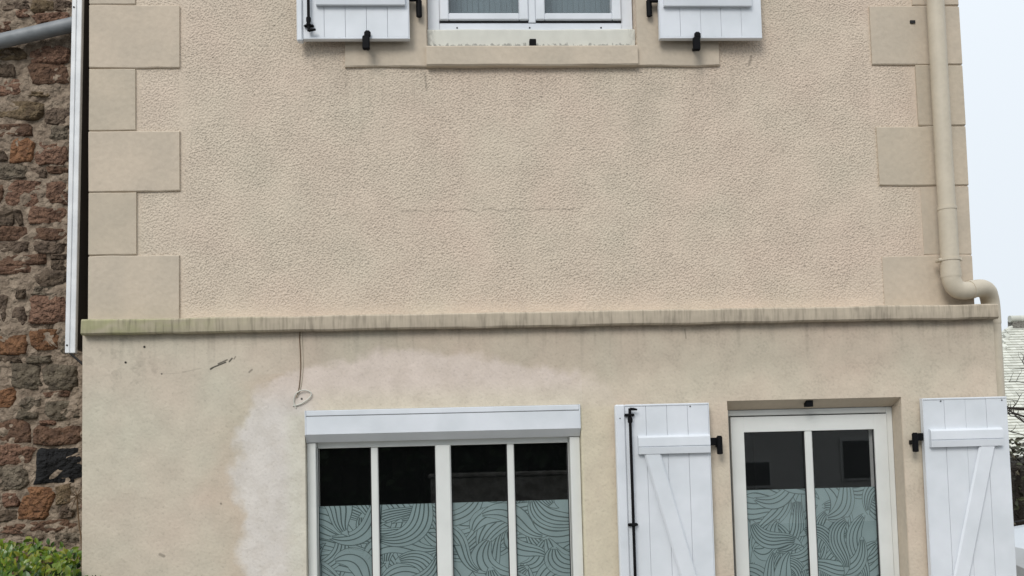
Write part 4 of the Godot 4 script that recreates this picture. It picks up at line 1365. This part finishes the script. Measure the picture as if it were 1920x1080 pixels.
func street_opposite() -> void:
	hedge("tall_hedge", "tall dark evergreen hedge across the street, mirrored in the lower panes", Vector3(-9, 0, 12.5), Vector3(4.4, 3.6, 14.0), 5200, 0.22, [Color(0.03, 0.045, 0.018), Color(0.045, 0.06, 0.025)], 301)
	var gw := thing("garden_wall", "low pale garden wall across the street, before the tall hedge", "wall", Vector3(0.9, 0, 11.9))
	bx("wall", Vector3(-1.5, 0, -0.1), Vector3(1.6, 1.22, 0.1), M.far_wall, gw, 0.02)
	bx("coping", Vector3(-1.54, 1.222, -0.14), Vector3(1.64, 1.30, 0.14), M.far_wall, gw, 0.02)
	var t := thing("house_opposite", "pale gabled house across the street, mirrored in the door glass", "house", Vector3(9.3, 0, 17))
	var st := mb()
	var pr := [Vector2(-3, 0), Vector2(3, 0), Vector2(3, 3.0), Vector2(0, 5.6), Vector2(-3, 3.0)]
	xprism(st, pr, -4, 4)
	part("wall", st, mat("pale far wall", lin(0.66, 0.65, 0.62), 0.95), t)
	var rf := mb()
	for s in [-1.0, 1.0]:
		xprism(rf, [Vector2(s * 3.3, 2.76), Vector2(0, 5.62), Vector2(0, 5.80), Vector2(s * 3.3, 2.94)], -4.2, 4.2)
	part("roof", rf, M.bark, t)
	for q in [[-3.2, 0.36, 0.75, 1.35], [-0.95, 0.42, 0.85, 1.75], [2.0, 0.42, 0.85, 1.75]]:
		var w := bx("window", Vector3(q[0] - q[1], q[2], -3.04), Vector3(q[0] + q[1], q[3], -2.98), M.cream, t, 0.01)
		bx("pane", Vector3(q[0] - q[1] + 0.06, q[2] + 0.06, -3.05), Vector3(q[0] + q[1] - 0.06, q[3] - 0.06, -3.042), mat("curtained pane", lin(0.10, 0.10, 0.10), 0.3), w, 0.0)

func ground() -> void:
	var xs := [-220, -60, -20, -8, -3, 0, 3, 8, 14, 20, 30, 60, 220]
	var zs := [-220, -60, -34, -26, -18, -14, -11, -9, -6, -3, 0, 5, 10, 20, 60, 220]
	var f := func(x: float, z: float) -> Vector3:
		return Vector3(x, -1.62 * sstep(-9.0, -18.0, z), z)
	var st := mb()
	for i in xs.size() - 1:
		for k in zs.size() - 1:
			for v in [[i, k], [i + 1, k], [i + 1, k + 1], [i, k], [i + 1, k + 1], [i, k + 1]]:
				st.add_vertex(f.call(xs[v[0]], zs[v[1]]))
	var g := part("ground", st, M.asphalt, self, true)
	g.set_meta("kind", "structure")
	var p := bx("bounce_pavement", Vector3(-40, -0.1, 0.004), Vector3(40, 0.1, 3.3), M.paving, self, 0.01)  # out of view; made wide and pale to bounce light onto undersides
	p.set_meta("kind", "structure")
	var q := bx("kerb", Vector3(-40, -0.1, 3.302), Vector3(40, 0.104, 3.44), M.far_wall, self, 0.015)
	q.set_meta("kind", "structure")

func _ready() -> void:
	# camera: level with a raised hand, tilted a little up and turned a little towards the downpipe; shifted lens
	var cam := Camera3D.new()
	cam.name = "camera"
	add_child(cam)
	var near := 0.05
	cam.set_frustum(near * 1080.0 / 1750.0, Vector2(0, near * 181.25 / 1750.0), near, 600.0)
	cam.keep_aspect = Camera3D.KEEP_HEIGHT
	cam.transform = Transform3D(Basis(Vector3(0.9983, -0.02483, 0.05271), Vector3(0.02154, 0.99783, 0.06223), Vector3(-0.05414, -0.06099, 0.99667)).orthonormalized(), Vector3(0, 1.85, 5.1))
	cam.current = true
	# overcast sky, a little brighter overhead
	var sky := ProceduralSkyMaterial.new()
	sky.sky_top_color = lin(1.92, 2.05, 2.20)
	sky.sky_horizon_color = lin(0.745, 0.805, 0.865)
	sky.sky_curve = 5.0
	sky.ground_bottom_color = lin(0.10, 0.10, 0.10)
	sky.ground_horizon_color = lin(0.30, 0.31, 0.32)
	sky.sky_energy_multiplier = 1.0
	var env := Environment.new()
	env.background_mode = Environment.BG_SKY
	env.sky = Sky.new()
	env.sky.sky_material = sky
	env.tonemap_mode = Environment.TONE_MAPPER_LINEAR
	env.tonemap_exposure = 1.06
	env.sdfgi_enabled = true
	env.ssao_enabled = true
	env.ssil_enabled = true
	var we := WorldEnvironment.new()
	we.name = "world"
	we.environment = env
	add_child(we)
	var sun := DirectionalLight3D.new()
	sun.name = "sun"
	sun.light_energy = 0.5
	sun.light_color = Color(1.0, 0.985, 0.965)
	sun.light_angular_distance = 25.0
	sun.shadow_enabled = true
	sun.sky_mode = DirectionalLight3D.SKY_MODE_LIGHT_ONLY
	add_child(sun)
	sun.look_at_from_position(Vector3(-3.0, 5.5, 6.5), Vector3.ZERO)

	rng.seed = 7
	materials()
	ground()
	build_house()
	stone_wall()
	far_house()
	street_opposite()
	build_shutters()
	roller_box()
	downpipe()
	sign_board()
	car()
	hedge("hedge", "dark brown-green hedge behind the house corner, above the parked car", Vector3(5.9, 0, -8.6), Vector3(11.5, 1.56, -7.6), 5200, 0.07, [Color(0.045, 0.04, 0.022), Color(0.06, 0.065, 0.03), Color(0.09, 0.075, 0.045)], 401)
	bare_tree()
	shrub()
	dry_weed()
	wall_cable()
